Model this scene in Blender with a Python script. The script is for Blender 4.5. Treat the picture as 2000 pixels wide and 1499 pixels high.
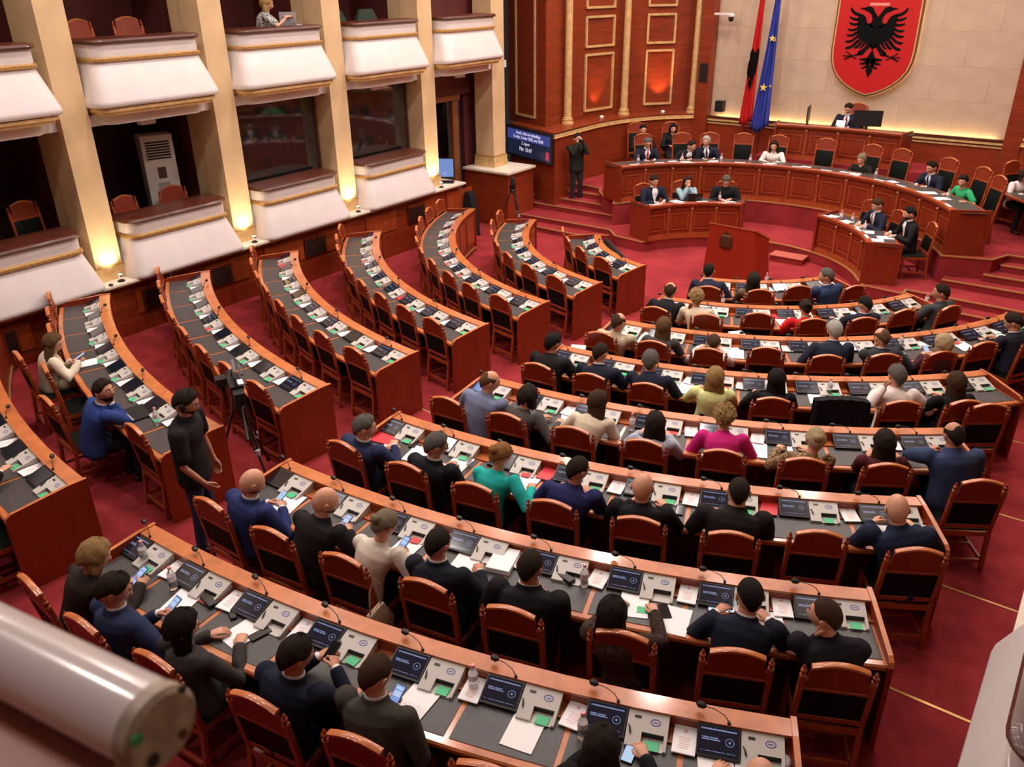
import bpy, bmesh, math, random
import numpy as np
from mathutils import Vector, Matrix
rnd = random.Random(7)
sc = bpy.context.scene
for o in list(bpy.data.objects): bpy.data.objects.remove(o)
COL = sc.collection
R_ = math.radians
# ------------------------------------------------------------------ camera, world, lights, exposure
cd = bpy.data.cameras.new('camera'); cam = bpy.data.objects.new('camera', cd); COL.objects.link(cam); sc.camera = cam
cd.sensor_width = 36; cd.lens = 29.139; cd.clip_start = .05; cd.clip_end = 100
PITCH, ROLL, YAW = 0.45620, -0.01290, -0.63684
cy_, sy_ = math.cos(YAW), math.sin(YAW)
fw = Vector((sy_*math.cos(PITCH), cy_*math.cos(PITCH), -math.sin(PITCH))); rt = Vector((cy_, -sy_, 0)); up = rt.cross(fw)
c_, s_ = math.cos(ROLL), math.sin(ROLL)
r2, u2 = c_*rt+s_*up, -s_*rt+c_*up
m = Matrix((r2, u2, -fw)).transposed().to_4x4(); m.translation = Vector((6.005, 0, 5.558)); cam.matrix_world = m
cd.dof.use_dof = True; cd.dof.focus_distance = 8.5; cd.dof.aperture_fstop = 5.0
w = bpy.data.worlds.new('world'); sc.world = w; w.use_nodes = True
w.node_tree.nodes['Background'].inputs[0].default_value = (1, .86, .74, 1); w.node_tree.nodes['Background'].inputs[1].default_value = .02
vs = sc.view_settings; vs.view_transform = 'Standard'; vs.look = 'None'; vs.gamma = 1; vs.use_curve_mapping = False; vs.exposure = 0.20
def area(name, loc, rot, sx, sy, e, col=(1, .9, .8), spread=180):
    l = bpy.data.lights.new(name, 'AREA'); l.shape = 'RECTANGLE'; l.size = sx; l.size_y = sy; l.energy = e; l.color = col; l.spread = R_(spread)
    o = bpy.data.objects.new(name, l); COL.objects.link(o); o.location = loc; o.rotation_euler = rot; return o
def spot(name, loc, tgt, e, ang=60, col=(1, .75, .42), blend=.8, rad=.03):
    l = bpy.data.lights.new(name, 'SPOT'); l.energy = e; l.spot_size = R_(ang); l.spot_blend = blend; l.color = col; l.shadow_soft_size = rad
    o = bpy.data.objects.new(name, l); COL.objects.link(o); o.location = loc
    o.rotation_euler = (Vector(tgt)-Vector(loc)).to_track_quat('-Z', 'Y').to_euler(); return o
def down(x, y, e):
    l = bpy.data.lights.new('ceiling_downlight', 'AREA'); l.shape = 'DISK'; l.size = .5; l.energy = e; l.color = (1, .88, .81); l.spread = R_(160)
    o = bpy.data.objects.new('ceiling_downlight', l); COL.objects.link(o); o.location = (x, y, 9.1)
for y, es_ in ((.4, (45, 60, 50, 22)), (4.5, (85, 85, 50, 0)), (7.5, (75, 85, 75, 22)), (10.5, (75, 85, 85, 60)), (13.5, (80, 95, 95, 75)), (16.5, (85, 100, 100, 85)), (19.3, (70, 90, 90, 75))):
    for x, e in zip((-4.2, -1.4, 1.4, 4.2), es_):
        if e: down(x, y, e)
for x, y, sx_, sy2 in ((-5.6, 9, .3, 16), (5.6, 12, .3, 10), (0, 21.5, 9, .3)):     # added, unseen fill lights washing the ceiling for soft fill and sheen
    area('ceiling_fill', (x, y, 8.3), (math.pi, 0, 0), sx_, sy2, 230 if x <= 0 else 120, (1, .88, .80), 150)

# ------------------------------------------------------------------ materials
MATS = {}
def mat(name, col, rough=.5, metal=0, spec=.5, coat=0, emit=None, es=1, bump=0, bscale=60, var=0, vscale=5, sheen=0, trans=0, col2=None, wood=0, alpha=1, ior=1.45, stretch=(1, 1, 1)):
    if name in MATS: return MATS[name]
    mt = bpy.data.materials.new(name); mt.use_nodes = True; nt = mt.node_tree; b = nt.nodes['Principled BSDF']; L = nt.links.new
    b.inputs['Base Color'].default_value = (*col, 1); b.inputs['Roughness'].default_value = rough; b.inputs['Metallic'].default_value = metal
    b.inputs['Specular IOR Level'].default_value = spec; b.inputs['Coat Weight'].default_value = coat; b.inputs['Coat Roughness'].default_value = .12
    b.inputs['IOR'].default_value = ior; b.inputs['Transmission Weight'].default_value = trans; b.inputs['Sheen Weight'].default_value = sheen
    b.inputs['Alpha'].default_value = alpha
    mt.diffuse_color = (*col, 1)
    if emit: b.inputs['Emission Color'].default_value = (*emit, 1); b.inputs['Emission Strength'].default_value = es
    if var or col2 or bump or wood:
        tc = nt.nodes.new('ShaderNodeTexCoord'); mp = nt.nodes.new('ShaderNodeMapping'); L(tc.outputs['Object'], mp.inputs[0]); mp.inputs['Scale'].default_value = stretch
    if wood:
        n = nt.nodes.new('ShaderNodeTexNoise'); n.inputs['Scale'].default_value = 2.2; n.inputs['Detail'].default_value = 6; n.inputs['Distortion'].default_value = .6; L(mp.outputs[0], n.inputs['Vector'])
        cr = nt.nodes.new('ShaderNodeValToRGB'); L(n.outputs[0], cr.inputs[0])
        d = tuple(c*(1-.45*wood) for c in col); l = tuple(min(1, c*(1+.35*wood)) for c in col)
        cr.color_ramp.elements[0].position = .32; cr.color_ramp.elements[0].color = (*d, 1); cr.color_ramp.elements[1].position = .68; cr.color_ramp.elements[1].color = (*l, 1)
        L(cr.outputs[0], b.inputs['Base Color'])
    elif var or col2:
        n = nt.nodes.new('ShaderNodeTexNoise'); n.inputs['Scale'].default_value = vscale; n.inputs['Detail'].default_value = 4; L(mp.outputs[0], n.inputs['Vector'])
        cr = nt.nodes.new('ShaderNodeValToRGB'); L(n.outputs[0], cr.inputs[0])
        d = col2 if col2 else tuple(c*(1-var) for c in col); l = col if col2 else tuple(min(1, c*(1+var)) for c in col)
        cr.color_ramp.elements[0].position = .35; cr.color_ramp.elements[0].color = (*d, 1); cr.color_ramp.elements[1].position = .65; cr.color_ramp.elements[1].color = (*l, 1)
        L(cr.outputs[0], b.inputs['Base Color'])
    if bump:
        n2 = nt.nodes.new('ShaderNodeTexNoise'); n2.inputs['Scale'].default_value = bscale; n2.inputs['Detail'].default_value = 3; L(mp.outputs[0], n2.inputs['Vector'])
        bp = nt.nodes.new('ShaderNodeBump'); bp.inputs['Strength'].default_value = bump; bp.inputs['Distance'].default_value = .01; L(n2.outputs[0], bp.inputs['Height']); L(bp.outputs[0], b.inputs['Normal'])
    MATS[name] = mt; return mt
W_LIT = mat('varnished_wood_lit_top', (.50, .15, .045), .34, coat=.5, wood=.45, stretch=(3, 3, 6))  # wood of upward faces, colour lightened for the light falling from above
W_SHADED = mat('varnished_wood_shaded_panel', (.22, .024, .005), .45, coat=.08, wood=.3, stretch=(5, 5, .7))  # same wood on upright faces, colour darkened for their shade
W_MID = mat('varnished_wood_frame', (.30, .052, .013), .36, coat=.25, wood=.45, stretch=(5, 5, 1))
W_WALL = mat('wall_wood_veneer', (.23, .032, .008), .42, coat=.12, wood=.5, stretch=(.8, .8, 7))
W_DARK = mat('dark_wood_rail', (.085, .020, .012), .35, coat=.15, wood=.5, stretch=(3, 3, 3))
CARPET = mat('red_carpet', (.27, .029, .034), .95, spec=.08, var=.16, vscale=2.2, bump=.25, bscale=260, sheen=.0)
CARPET_SHADED = mat('shaded_red_carpet', (.13, .006, .015), .95, spec=.1, var=.15, vscale=3, bump=.25, bscale=260)  # unused carpet copy, darkened to put the near right aisle's shade into colour
BRASS = mat('brass_strip', (.62, .36, .14), .35, metal=.6)
LEATH = mat('grey_leather_pad', (.052, .048, .05), .42, var=.12, vscale=30, bump=.12, bscale=220)
BLEATH = mat('black_green_leather', (.004, .006, .005), .6, spec=.15, bump=.1, bscale=150)
CREAM = mat('cream_plaster', (.64, .45, .25), .75, var=.06, vscale=3, bump=.08, bscale=25)
WALLC = mat('beige_stone_wall', (.50, .375, .27), .6, var=.07, vscale=2.5)
WHITE = mat('white_lacquer_plaster', (.70, .64, .635), .35, var=.03, vscale=3, bump=.05, bscale=14)
WHITE2 = mat('marble_ledge', (.74, .66, .56), .35, var=.08, vscale=9)
GOLD = mat('gilded_moulding', (.52, .30, .10), .4, metal=.35, var=.3, vscale=40, bump=.4, bscale=60)
GOLDL = mat('pale_gilded_moulding', (.68, .45, .20), .42, metal=.25, var=.15, vscale=10)
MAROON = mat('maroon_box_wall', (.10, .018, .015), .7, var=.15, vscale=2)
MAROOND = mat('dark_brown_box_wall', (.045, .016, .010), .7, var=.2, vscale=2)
CEIL = mat('white_ceiling', (.62, .55, .46), .8)
BLACK = mat('black_plastic', (.012, .012, .013), .4)
BLACKM = mat('matte_black_metal', (.015, .015, .017), .5, metal=.3)
GREYP = mat('warm_grey_console', (.50, .475, .44), .42, bump=.06, bscale=300)
CHROME = mat('chrome', (.75, .75, .78), .15, metal=1)
PAPER = mat('white_paper', (.86, .85, .87), .6)
GREEN = mat('green_card', (.045, .46, .20), .5)
REDC = mat('red_card', (.62, .04, .035), .5)
REDF = mat('red_folder', (.58, .03, .045), .45)
DGLASS = mat('dark_mirror_glass', (.02, .018, .017), .04, spec=1.0, coat=.6, trans=.35, ior=1.6)
CLEAR = mat('clear_plastic', (.85, .88, .9), .08, trans=.85, ior=1.25)
PINK = mat('pink_cap', (.85, .30, .32), .4)
BLUEI = mat('blue_ink', (.05, .07, .35), .5)
REDI = mat('red_ink', (.70, .36, .36), .5)
GREYI = mat('grey_ink', (.35, .33, .36), .5)

def screen_mat(name, base, ink, s, kind):
    mt = bpy.data.materials.new(name); mt.use_nodes = True; nt = mt.node_tree; b = nt.nodes['Principled BSDF']; L = nt.links.new
    b.inputs['Base Color'].default_value = (.006, .007, .012, 1); b.inputs['Roughness'].default_value = .12; b.inputs['Coat Weight'].default_value = .3
    b.inputs['Emission Strength'].default_value = s
    tc = nt.nodes.new('ShaderNodeTexCoord'); sx = nt.nodes.new('ShaderNodeSeparateXYZ'); L(tc.outputs['Generated'], sx.inputs[0])
    def mth(op, a, b_=None, c=None):
        n = nt.nodes.new('ShaderNodeMath'); n.operation = op
        for i, v in enumerate((a, b_, c)):
            if v is None: continue
            if isinstance(v, (int, float)): n.inputs[i].default_value = v
            else: L(v, n.inputs[i])
        return n.outputs[0]
    X, Y = sx.outputs[0], sx.outputs[1]
    def band(v, lo, hi): return mth('MULTIPLY', mth('GREATER_THAN', v, lo), mth('LESS_THAN', v, hi))
    def box(x0, x1, y0, y1): return mth('MULTIPLY', band(X, x0, x1), band(Y, y0, y1))
    ns = nt.nodes.new('ShaderNodeTexNoise'); ns.inputs['Scale'].default_value = 30; L(tc.outputs['Generated'], ns.inputs['Vector'])
    dash = mth('GREATER_THAN', ns.outputs[0], .46)
    if kind == 'session':
        t = mth('ADD', box(.05, .95, .86, .91), mth('ADD', box(.08, .50, .56, .60), mth('ADD', box(.08, .54, .49, .53), box(.06, .94, .10, .12))))
        t = mth('MULTIPLY', t, dash)
        dx = mth('MULTIPLY', mth('SUBTRACT', X, .78), 1.35); dy = mth('SUBTRACT', Y, .5)
        rr = mth('SQRT', mth('ADD', mth('MULTIPLY', dx, dx), mth('MULTIPLY', dy, dy)))
        t = mth('ADD', t, mth('MULTIPLY', band(rr, .125, .15), .6)); t = mth('ADD', t, mth('MULTIPLY', mth('LESS_THAN', rr, .04), .8))
    elif kind == 'phone':
        t = mth('MULTIPLY', mth('ADD', box(.1, .9, .8, .93), mth('ADD', box(.1, .9, .5, .74), box(.15, .85, .05, .2))), dash)
    else: t = 0.0
    mx = nt.nodes.new('ShaderNodeMix'); mx.data_type = 'RGBA'; mx.inputs[6].default_value = (*base, 1); mx.inputs[7].default_value = (*ink, 1)
    if not isinstance(t, float): L(t, mx.inputs[0])
    else: mx.inputs[0].default_value = 0
    L(mx.outputs[2], b.inputs['Emission Color']); MATS[name] = mt; return mt
SCR = screen_mat('session_display', (.004, .005, .012), (.30, .36, .62), .8, 'session')
SCRB = screen_mat('blue_display', (.20, .34, .75), (.3, .4, .8), .7, 'x')
SCRO = screen_mat('dim_display', (.006, .007, .010), (.2, .2, .3), .6, 'x')
SCRP = screen_mat('phone_display', (.22, .36, .72), (.65, .8, 1.0), .8, 'phone')
SCRW = screen_mat('pale_phone_display', (.50, .66, .92), (.6, .8, 1), .8, 'x')

# ------------------------------------------------------------------ mesh builder
class MB:
    def __init__(s): s.v = []; s.f = []; s.m = []
    def add(s, vs_, fs, mi=0):
        b = len(s.v); s.v += [tuple(p) for p in vs_]; s.f += [tuple(b+i for i in f) for f in fs]; s.m += [mi]*len(fs); return s
    def box(s, x0, x1, y0, y1, z0, z1, mi=0):
        return s.add([(x0, y0, z0), (x1, y0, z0), (x1, y1, z0), (x0, y1, z0), (x0, y0, z1), (x1, y0, z1), (x1, y1, z1), (x0, y1, z1)],
                     [(0, 3, 2, 1), (4, 5, 6, 7), (0, 1, 5, 4), (1, 2, 6, 5), (2, 3, 7, 6), (3, 0, 4, 7)], mi)
    def obox(s, c, ax, ay, az, mi=0):
        c, ax, ay, az = map(Vector, (c, ax, ay, az)); P = [c+i*ax+j*ay+k*az for k in (-1, 1) for i, j in ((-1, -1), (1, -1), (1, 1), (-1, 1))]
        return s.add(P, [(0, 3, 2, 1), (4, 5, 6, 7), (0, 1, 5, 4), (1, 2, 6, 5), (2, 3, 7, 6), (3, 0, 4, 7)], mi)
    def loft(s, rings, caps=True, mi=0, closed=True):
        n = len(rings[0]); V = [p for r in rings for p in r]; F = []
        for i in range(len(rings)-1):
            for j in range(n if closed else n-1):
                k = (j+1) % n; F.append((i*n+j, i*n+k, (i+1)*n+k, (i+1)*n+j))
        if caps and closed: F.append(tuple(range(n-1, -1, -1))); F.append(tuple((len(rings)-1)*n+i for i in range(n)))
        return s.add(V, F, mi)
    def tube(s, pts, rad, n=8, mi=0, caps=True):
        pts = [Vector(p) for p in pts]; rings = []; ref = None
        for i, p in enumerate(pts):
            t = (pts[min(i+1, len(pts)-1)]-pts[max(i-1, 0)]).normalized()
            if ref is None: ref = Vector((0, 0, 1)) if abs(t.z) < .9 else Vector((1, 0, 0))
            a = t.cross(ref).normalized(); b = t.cross(a); ref = -b if False else ref
            r = rad[i] if isinstance(rad, (list, tuple)) else rad
            rings.append([p+r*(math.cos(2*math.pi*k/n)*a+math.sin(2*math.pi*k/n)*b) for k in range(n)])
        return s.loft(rings, caps, mi)
    def lathe(s, prof, c=(0, 0, 0), n=12, mi=0):
        rings = [[(c[0]+r*math.cos(2*math.pi*k/n), c[1]+r*math.sin(2*math.pi*k/n), c[2]+z) for k in range(n)] for r, z in prof]
        return s.loft(rings, True, mi)
    def prism(s, poly, z0, z1, mi=0):
        n = len(poly); return s.loft([[(x, y, z0) for x, y in poly], [(x, y, z1) for x, y in poly]], True, mi)
    def sweep(s, prof, c, a0, a1, n, mi=0):
        """closed profile [(r,z)] swept about c between two angles in degrees"""
        rings = []
        for i in range(n+1):
            a = R_(a0+(a1-a0)*i/n); ca, sa = math.cos(a), math.sin(a); rings.append([(c[0]+r*ca, c[1]+r*sa, z) for r, z in prof])
        return s.loft(rings, True, mi)
    def path(s, prof, pts, mi=0):
        """profile [(offset,z)] swept along an open 2-D polyline, offset to the left of travel"""
        rings = []
        for i, p in enumerate(pts):
            p = Vector(p); a = (p-Vector(pts[i-1])).normalized() if i else None; b = (Vector(pts[i+1])-p).normalized() if i < len(pts)-1 else None
            t = ((a or b)+(b or a)).normalized(); nrm = Vector((-t.y, t.x)); k = 1/max(.5, nrm.dot(Vector((-(a or b).y, (a or b).x))))
            rings.append([(p.x+nrm.x*o*k, p.y+nrm.y*o*k, z) for o, z in prof])
        return s.loft(rings, True, mi)
    def mesh(s, name, mats, smooth=35):
        me = bpy.data.meshes.new(name); me.from_pydata(s.v, [], s.f)
        for mm in (mats if isinstance(mats, (list, tuple)) else [mats]): me.materials.append(mm)
        if any(s.m): me.polygons.foreach_set('material_index', s.m)
        bm = bmesh.new(); bm.from_mesh(me); bmesh.ops.recalc_face_normals(bm, faces=bm.faces); bm.to_mesh(me); bm.free()
        if smooth: me.shade_smooth(); me.set_sharp_from_angle(angle=R_(smooth))
        me.update(); return me
    def obj(s, name, mats, parent=None, smooth=35, **kw):
        return link(name, s.mesh(name, mats, smooth), parent, **kw)
def link(name, me, parent=None, loc=None, rz=None, label=None, cat=None, group=None, kind=None):
    o = bpy.data.objects.new(name, me); COL.objects.link(o)
    if parent: o.parent = parent
    if loc is not None: o.location = loc
    if rz is not None: o.rotation_euler = (0, 0, rz)
    if label: o['label'] = label
    if cat: o['category'] = cat
    if group: o['group'] = group
    if kind: o['kind'] = kind
    return o
def thing(name, label, cat, loc=(0, 0, 0), rz=0, group=None): return link(name, None, None, loc, rz, label, cat, group)
def dup(root, loc=None, rz=None, label=None, group=None):
    r = root.copy(); COL.objects.link(r)
    if loc is not None: r.location = loc
    if rz is not None: r.rotation_euler = (0, 0, rz)
    if label: r['label'] = label
    if group: r['group'] = group
    for ch in list(root.children):
        c = ch.copy(); COL.objects.link(c); c.parent = r
        for g in list(ch.children):
            d = g.copy(); COL.objects.link(d); d.parent = c
    return r
def bevel(me, w=.004, seg=1):
    bm = bmesh.new(); bm.from_mesh(me); bmesh.ops.bevel(bm, geom=[e for e in bm.edges if len(e.link_faces) == 2 and e.calc_face_angle(0) > .5], offset=w, segments=seg, affect='EDGES', profile=.6)
    bm.to_mesh(me); bm.free(); me.shade_smooth(); me.set_sharp_from_angle(angle=R_(40)); return me
ORD = ['first', 'second', 'third', 'fourth', 'fifth', 'sixth', 'seventh', 'eighth', 'ninth', 'tenth']
ROWN = ['nearest row', 'second row', 'third row', 'fourth row', 'fifth row', 'sixth row', 'seventh row', 'front row']
def seat_words(S, k, i):
    return f"{ORD[i]} seat from the central aisle, {ROWN[k-1]}, right block" if S == 'C' else f"{ORD[i]} seat from the balcony wall, {ROWN[k-1]}, left block"

# ------------------------------------------------------------------ layout of the chamber
C0 = (0.0, 15.555); R0 = [12.73-1.447*i for i in range(8)]
NL = [8, 8, 8, 8, 9, 10, 7, 4]; NC = [8, 8, 8, 8, 9, 10, 7, 4]
THL = [(-119.5, -94.5), (-121, -94.8), (-125.6, -95.3), (-131.9, -95.7), (-142.3, -96.6), (-163.1, -97.5), (-160.9, -98.9), (-151, -102.9)]
THC = [(-89.4, -65.8), (-89.3, -62.3), (-88.7, -57.8), (-88, -52.0), (-86.1, -41.7), (-85.2, -21.7), (-83, -25.2), (-78, -29)]
def fl(k): return (8-k)*.087
def pol(r, a, c=C0): return (c[0]+r*math.cos(R_(a)), c[1]+r*math.sin(R_(a)))
def cell(S, k, i):
    a0, a1 = (THL if S == 'L' else THC)[k-1]; n = (NL if S == 'L' else NC)[k-1]; r = R0[k-1]
    g0, g1 = math.degrees(.35/r), math.degrees(.2/r); st = (a1-a0-g0-g1)/(n-1); return a0+g0+st*i, st     # console centre, step
def seat_angle(S, k, i): a, st = cell(S, k, i); return a-math.degrees(.13/R0[k-1])

# floor: eight carpeted platforms
def platform_front(k):
    a0, a1 = THL[k-1][0], THC[k-1][1]; r = R0[k-1]+.0
    pts = []
    n = 60
    for i in range(n+1): pts.append(pol(r, a0+(a1-a0)*i/n))
    return [(-6.45, pts[0][1])]+pts+[(6.45, pts[-1][1])]
mbf = MB().box(-8.9, 8.9, -1.2, 23, -.3, 0); mbf.obj('floor', CARPET, kind='structure', smooth=0)
for k in range(7, 0, -1):
    fr = platform_front(k); z1 = fl(k)
    if k == 6: fr = [(-6.45, 14.9)]+fr[1:]; 
    if k == 7: fr = [(-4.6, 14.9)]+fr[1:]
    poly = fr+[(6.45, -1.2), (-6.45, -1.2)]
    if k == 7: poly = fr+[(6.45, -1.2), (-6.45, -1.2), (-6.45, 14.9)]
    # shift each platform a hair so side faces never coincide
    MB().prism(poly, z1-.12, z1).obj('floor', CARPET, kind='structure', smooth=0)
    # brass nosing strip on the platform's edge
    MB().path([(-.012, z1-.02), (.014, z1-.02), (.014, z1+.006), (-.012, z1+.006)], fr).obj('trim_%d' % (8-k), BRASS, kind='structure', smooth=0)

# ------------------------------------------------------------------ room shell
MB().box(-9, 9, -1.5, 24, 9.2, 9.4).obj('ceiling', CEIL, kind='structure', smooth=0)
MB().box(-6.5, 6.5, -1.6, -1.35, 0, 9.2).obj('wall_back', MAROON, kind='structure', smooth=0)
MB().box(-4, 4, 22.32, 22.6, 0, 9.2).obj('wall_front', WALLC, kind='structure', smooth=0)
PY = [6.1+2.57*j for j in range(-3, 4)]             # pillars: front edges along the side walls
ZL = 1.262                                           # underside of the marble ledge
for sx, side in ((-1, 'left'), (1, 'right')):
    def bx(mb, xa, xb, *a): return mb.box(min(sx*xa, sx*xb), max(sx*xa, sx*xb), *a)
    MBw = MB(); bx(MBw, 6.33, 6.6, -1.4, 14.72, 0, ZL); wl = MBw.obj('wall_%s' % side, W_WALL, kind='structure', smooth=0)
    m_ = MB(); bx(m_, 6.31, 6.33, -1.4, 14.72, .0, .66); m_.obj('baseboard_%s' % side, W_SHADED, kind='structure', smooth=0)
    yy = -.9 if side == 'right' else 1.4
    while yy < 14.4:                                 # wainscot panels and dark grilles
        pm = MB(); bx(pm, 6.305, 6.33, yy, yy+.9, .74, 1.16); pm.obj('panel', W_MID, wl, smooth=0)
        yy += 1.285
    for gy in (4.4, 6.9, 8.1, 10.3, 13.2):
        if side == 'left':
            g = thing('ventilation_grille', 'dark slatted air grille in the wooden wall, %s from the camera' % ORD[(4.4, 6.9, 8.1, 10.3, 13.2).index(gy)], 'grille', (-6.30, gy, .93), group='grilles in the left wainscot')
            MB().box(0, .02, -.26, .26, -.17, .17).obj('grille_frame', W_DARK, g, smooth=0)
            for q in range(7): MB().box(.02, .032, -.23, .23, -.14+q*.042, -.125+q*.042).obj('slat', BLACK, g, smooth=0)
    m_ = MB(); bx(m_, 6.22, 6.70, -1.4, 14.78, ZL, 1.30); m_.obj('trim_ledge_%s' % side, GOLDL, kind='structure', smooth=0)
    m_ = MB(); bx(m_, 6.18, 7.0, -1.4, 14.80, 1.30, 1.335); m_.obj('trim_ledge_top_%s' % side, WHITE2, kind='structure', smooth=0)
    # box interiors behind the pillars: lower and upper
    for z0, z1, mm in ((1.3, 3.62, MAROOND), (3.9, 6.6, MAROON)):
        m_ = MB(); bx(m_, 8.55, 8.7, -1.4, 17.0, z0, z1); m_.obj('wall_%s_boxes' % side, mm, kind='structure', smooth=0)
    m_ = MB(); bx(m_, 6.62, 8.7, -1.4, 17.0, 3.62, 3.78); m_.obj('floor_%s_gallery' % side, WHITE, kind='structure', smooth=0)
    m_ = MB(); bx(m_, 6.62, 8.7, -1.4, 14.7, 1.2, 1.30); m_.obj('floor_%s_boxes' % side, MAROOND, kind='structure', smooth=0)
    m_ = MB(); bx(m_, 6.62, 8.7, -1.4, 17.0, 6.6, 9.2); m_.obj('wall_%s_upper' % side, CREAM, kind='structure', smooth=0)
    for j, y in enumerate(PY):                       # pillars with stepped bases
        pt = thing('pillar', 'cream plaster pillar, %s from the camera along the %s wall' % (ORD[j], side), 'pillar', (sx*6.75, y+.225, 1.335), group='pillars of the %s wall' % side)
        MB().box(-.25, .25, -.215, .215, 0, 7.9).obj('shaft', CREAM, pt, smooth=0)
        MB().box(-.30, .28, -.25, .25, 0, .11).box(-.29, .27, -.24, .24, .11, .20).obj('pillar_base', GOLDL, pt, smooth=0)
        MB().box(-.275, .26, -.235, .235, .20, .235).obj('pillar_collar', GOLD, pt, smooth=0)
        m_ = MB(); bx(m_, 7.0, 8.6, y+.12, y+.33, 1.3, 9.2)
        m_.obj('wall_%s_partition' % side, MAROON, kind='structure', smooth=0)
        m_ = MB(); bx(m_, 6.98, 7.35, y+.03, y+.42, 1.335, 9.2); m_.obj('trim_%s_jamb' % side, CREAM, kind='structure', smooth=0)
# end pillar of the left wall on its own wooden plinth
MB().box(-7.3, -5.97, 16.13, 17.2, 0, 1.262).obj('wall_left_end', W_WALL, kind='structure', smooth=0)
MB().box(-7.3, -5.93, 16.09, 17.2, 1.262, 1.30).obj('trim_end_ledge', GOLDL, kind='structure', smooth=0)
MB().box(-7.3, -5.89, 16.05, 17.2, 1.30, 1.345).obj('trim_end_ledge_top', WHITE2, kind='structure', smooth=0)
pt = thing('pillar', 'wide cream corner pillar beside the hanging display screen', 'pillar', (-6.86, 16.64, 1.345))
MB().box(-.27, .27, -.24, .24, 0, 7.9).obj('shaft', CREAM, pt, smooth=0)
MB().box(-.31, .31, -.28, .28, 0, .13).box(-.30, .30, -.27, .27, .13, .24).obj('pillar_base', GOLDL, pt, smooth=0)
MB().box(-.29, .29, -.26, .26, .24, .28).obj('pillar_collar', GOLD, pt, smooth=0)
MB().box(-6.95, 6.95, 22.6, 24, 0, 9.2).obj('wall_front_back', MAROON, kind='structure', smooth=0)
# doorway between the last pillar and the corner pillar
MB().box(-8.6, -7.3, 14.3, 17.0, 3.05, 9.2).obj('wall_left_door_head', MAROON, kind='structure', smooth=0)
MB().box(-7.5, -7.38, 16.25, 17.6, 0, 3.05).obj('wall_left_door_side', MAROON, kind='structure', smooth=0)
dr = MB().box(-7.42, -7.30, 14.45, 14.60, 0, 3.05).box(-7.42, -7.30, 15.75, 15.95, 0, 3.05).box(-7.44, -7.27, 14.40, 16.0, 2.95, 3.07).obj('door_1', mat('door_oak', (.22, .075, .022), .4, coat=.1, wood=.3, stretch=(5, 5, 1)), kind='structure', smooth=0)
MB().box(-8.58, -8.52, 14.3, 16.4, 0, 3.05).obj('panel', MAROON, dr, smooth=0)
MB().box(-7.30, -7.24, 14.62, 14.98, .6, 2.93).obj('door_leaf', W_SHADED, dr, smooth=0)
MB().box(-7.9, -7.86, 15.0, 15.7, 2.1, 2.8).obj('picture', BLACK, dr, smooth=0)
MB().box(-7.95, -7.9, 14.95, 15.75, .6, 3.0).obj('passage_wall', mat('grey_passage', (.22, .15, .12), .7), dr, smooth=0)

# ------------------------------------------------------------------ balcony fronts
def balcony_mesh(w, up):
    """local: x along wall 0..w, y outward from pillar plane, z from the underside"""
    def ring(ins, d, z, r=.20, n=5):
        x0, x1 = -ins, w+ins; P = [(x0, -.35, z)]
        for i in range(n+1): a = math.pi/2*i/n; P.append((x0+r-r*math.cos(a), d-r+r*math.sin(a), z))
        for i in range(n+1): a = math.pi/2*i/n; P.append((x1-r+r*math.sin(a), d-r+r*math.cos(a), z))
        P.append((x1, -.35, z)); return P
    body = MB().loft([ring(.10, .28, 0), ring(.14, .37, .015), ring(.15, .395, .05), ring(.14, .39, .10), ring(.02, .225, .55), ring(0, .21, .60), ring(0, .21, .66)])
    band = MB().loft([ring(0, .20, .66), ring(0, .21, .70), ring(.0, .21, .86)])
    mould = MB().loft([ring(.0, .215, .615), ring(.02, .245, .63), ring(.02, .25, .665), ring(0, .215, .685)])
    rail = MB().loft([ring(.0, .21, .86), ring(.03, .25, .87), ring(.04, .265, .895), ring(.03, .25, .925), ring(0, .20, .935)])
    base = MB().loft([ring(.05, .30, -.10), ring(.06, .31, -.06), ring(.10, .34, -.05), ring(.10, .34, 0)])
    slab = MB().loft([ring(-.06, .10, -.26), ring(-.06, .10, -.10)])
    return body, band, mould, rail, base, slab
DW = 1.80
BODY = [b.mesh(n, mm, 50) for b, n, mm in zip(balcony_mesh(DW, 1), ('curved_front', 'upper_band', 'gilded_moulding', 'handrail', 'gilded_base', 'slab'), (WHITE, WHITE, GOLD, W_DARK, GOLDL, WHITE))]
INNER = MB().box(.04, DW-.04, -.22, .02, .70, .92).mesh('inner_shelf', W_DARK, 0)
def balcony(y0, z0, side, label, group):
    t = thing('balcony', label, 'balcony', (side*6.48, y0 if side > 0 else y0+DW, z0), 0, group)
    t.rotation_euler = (0, 0, R_(90) if side > 0 else R_(-90))
    for me, nm in zip(BODY, ('curved_front', 'upper_band', 'gilded_moulding', 'handrail', 'gilded_base', 'slab')):
        if z0 < 2 and nm in ('gilded_base', 'slab') or side > 0 and nm == 'gilded_moulding': continue
        link(nm, me, t)
    link('inner_shelf', INNER, t); return t
for j, y in enumerate([6.1-2.57*2+.52+2.57*q for q in range(0, 6)]):
    nm = ORD[j]
    if y < 1: 
        pass
    balcony(y+.06, 3.90, -1, f'white bulging gallery balcony, {nm} from the camera in the upper left tier', 'upper left balconies')
    if j < 5: balcony(y+.06, 1.335-.03, -1, f'white bulging box balcony, {nm} from the camera in the lower left tier', 'lower left balconies')
balcony(3.62, 1.305, 1, 'white bulging box balcony on the right wall beside the aisle', None)
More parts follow.
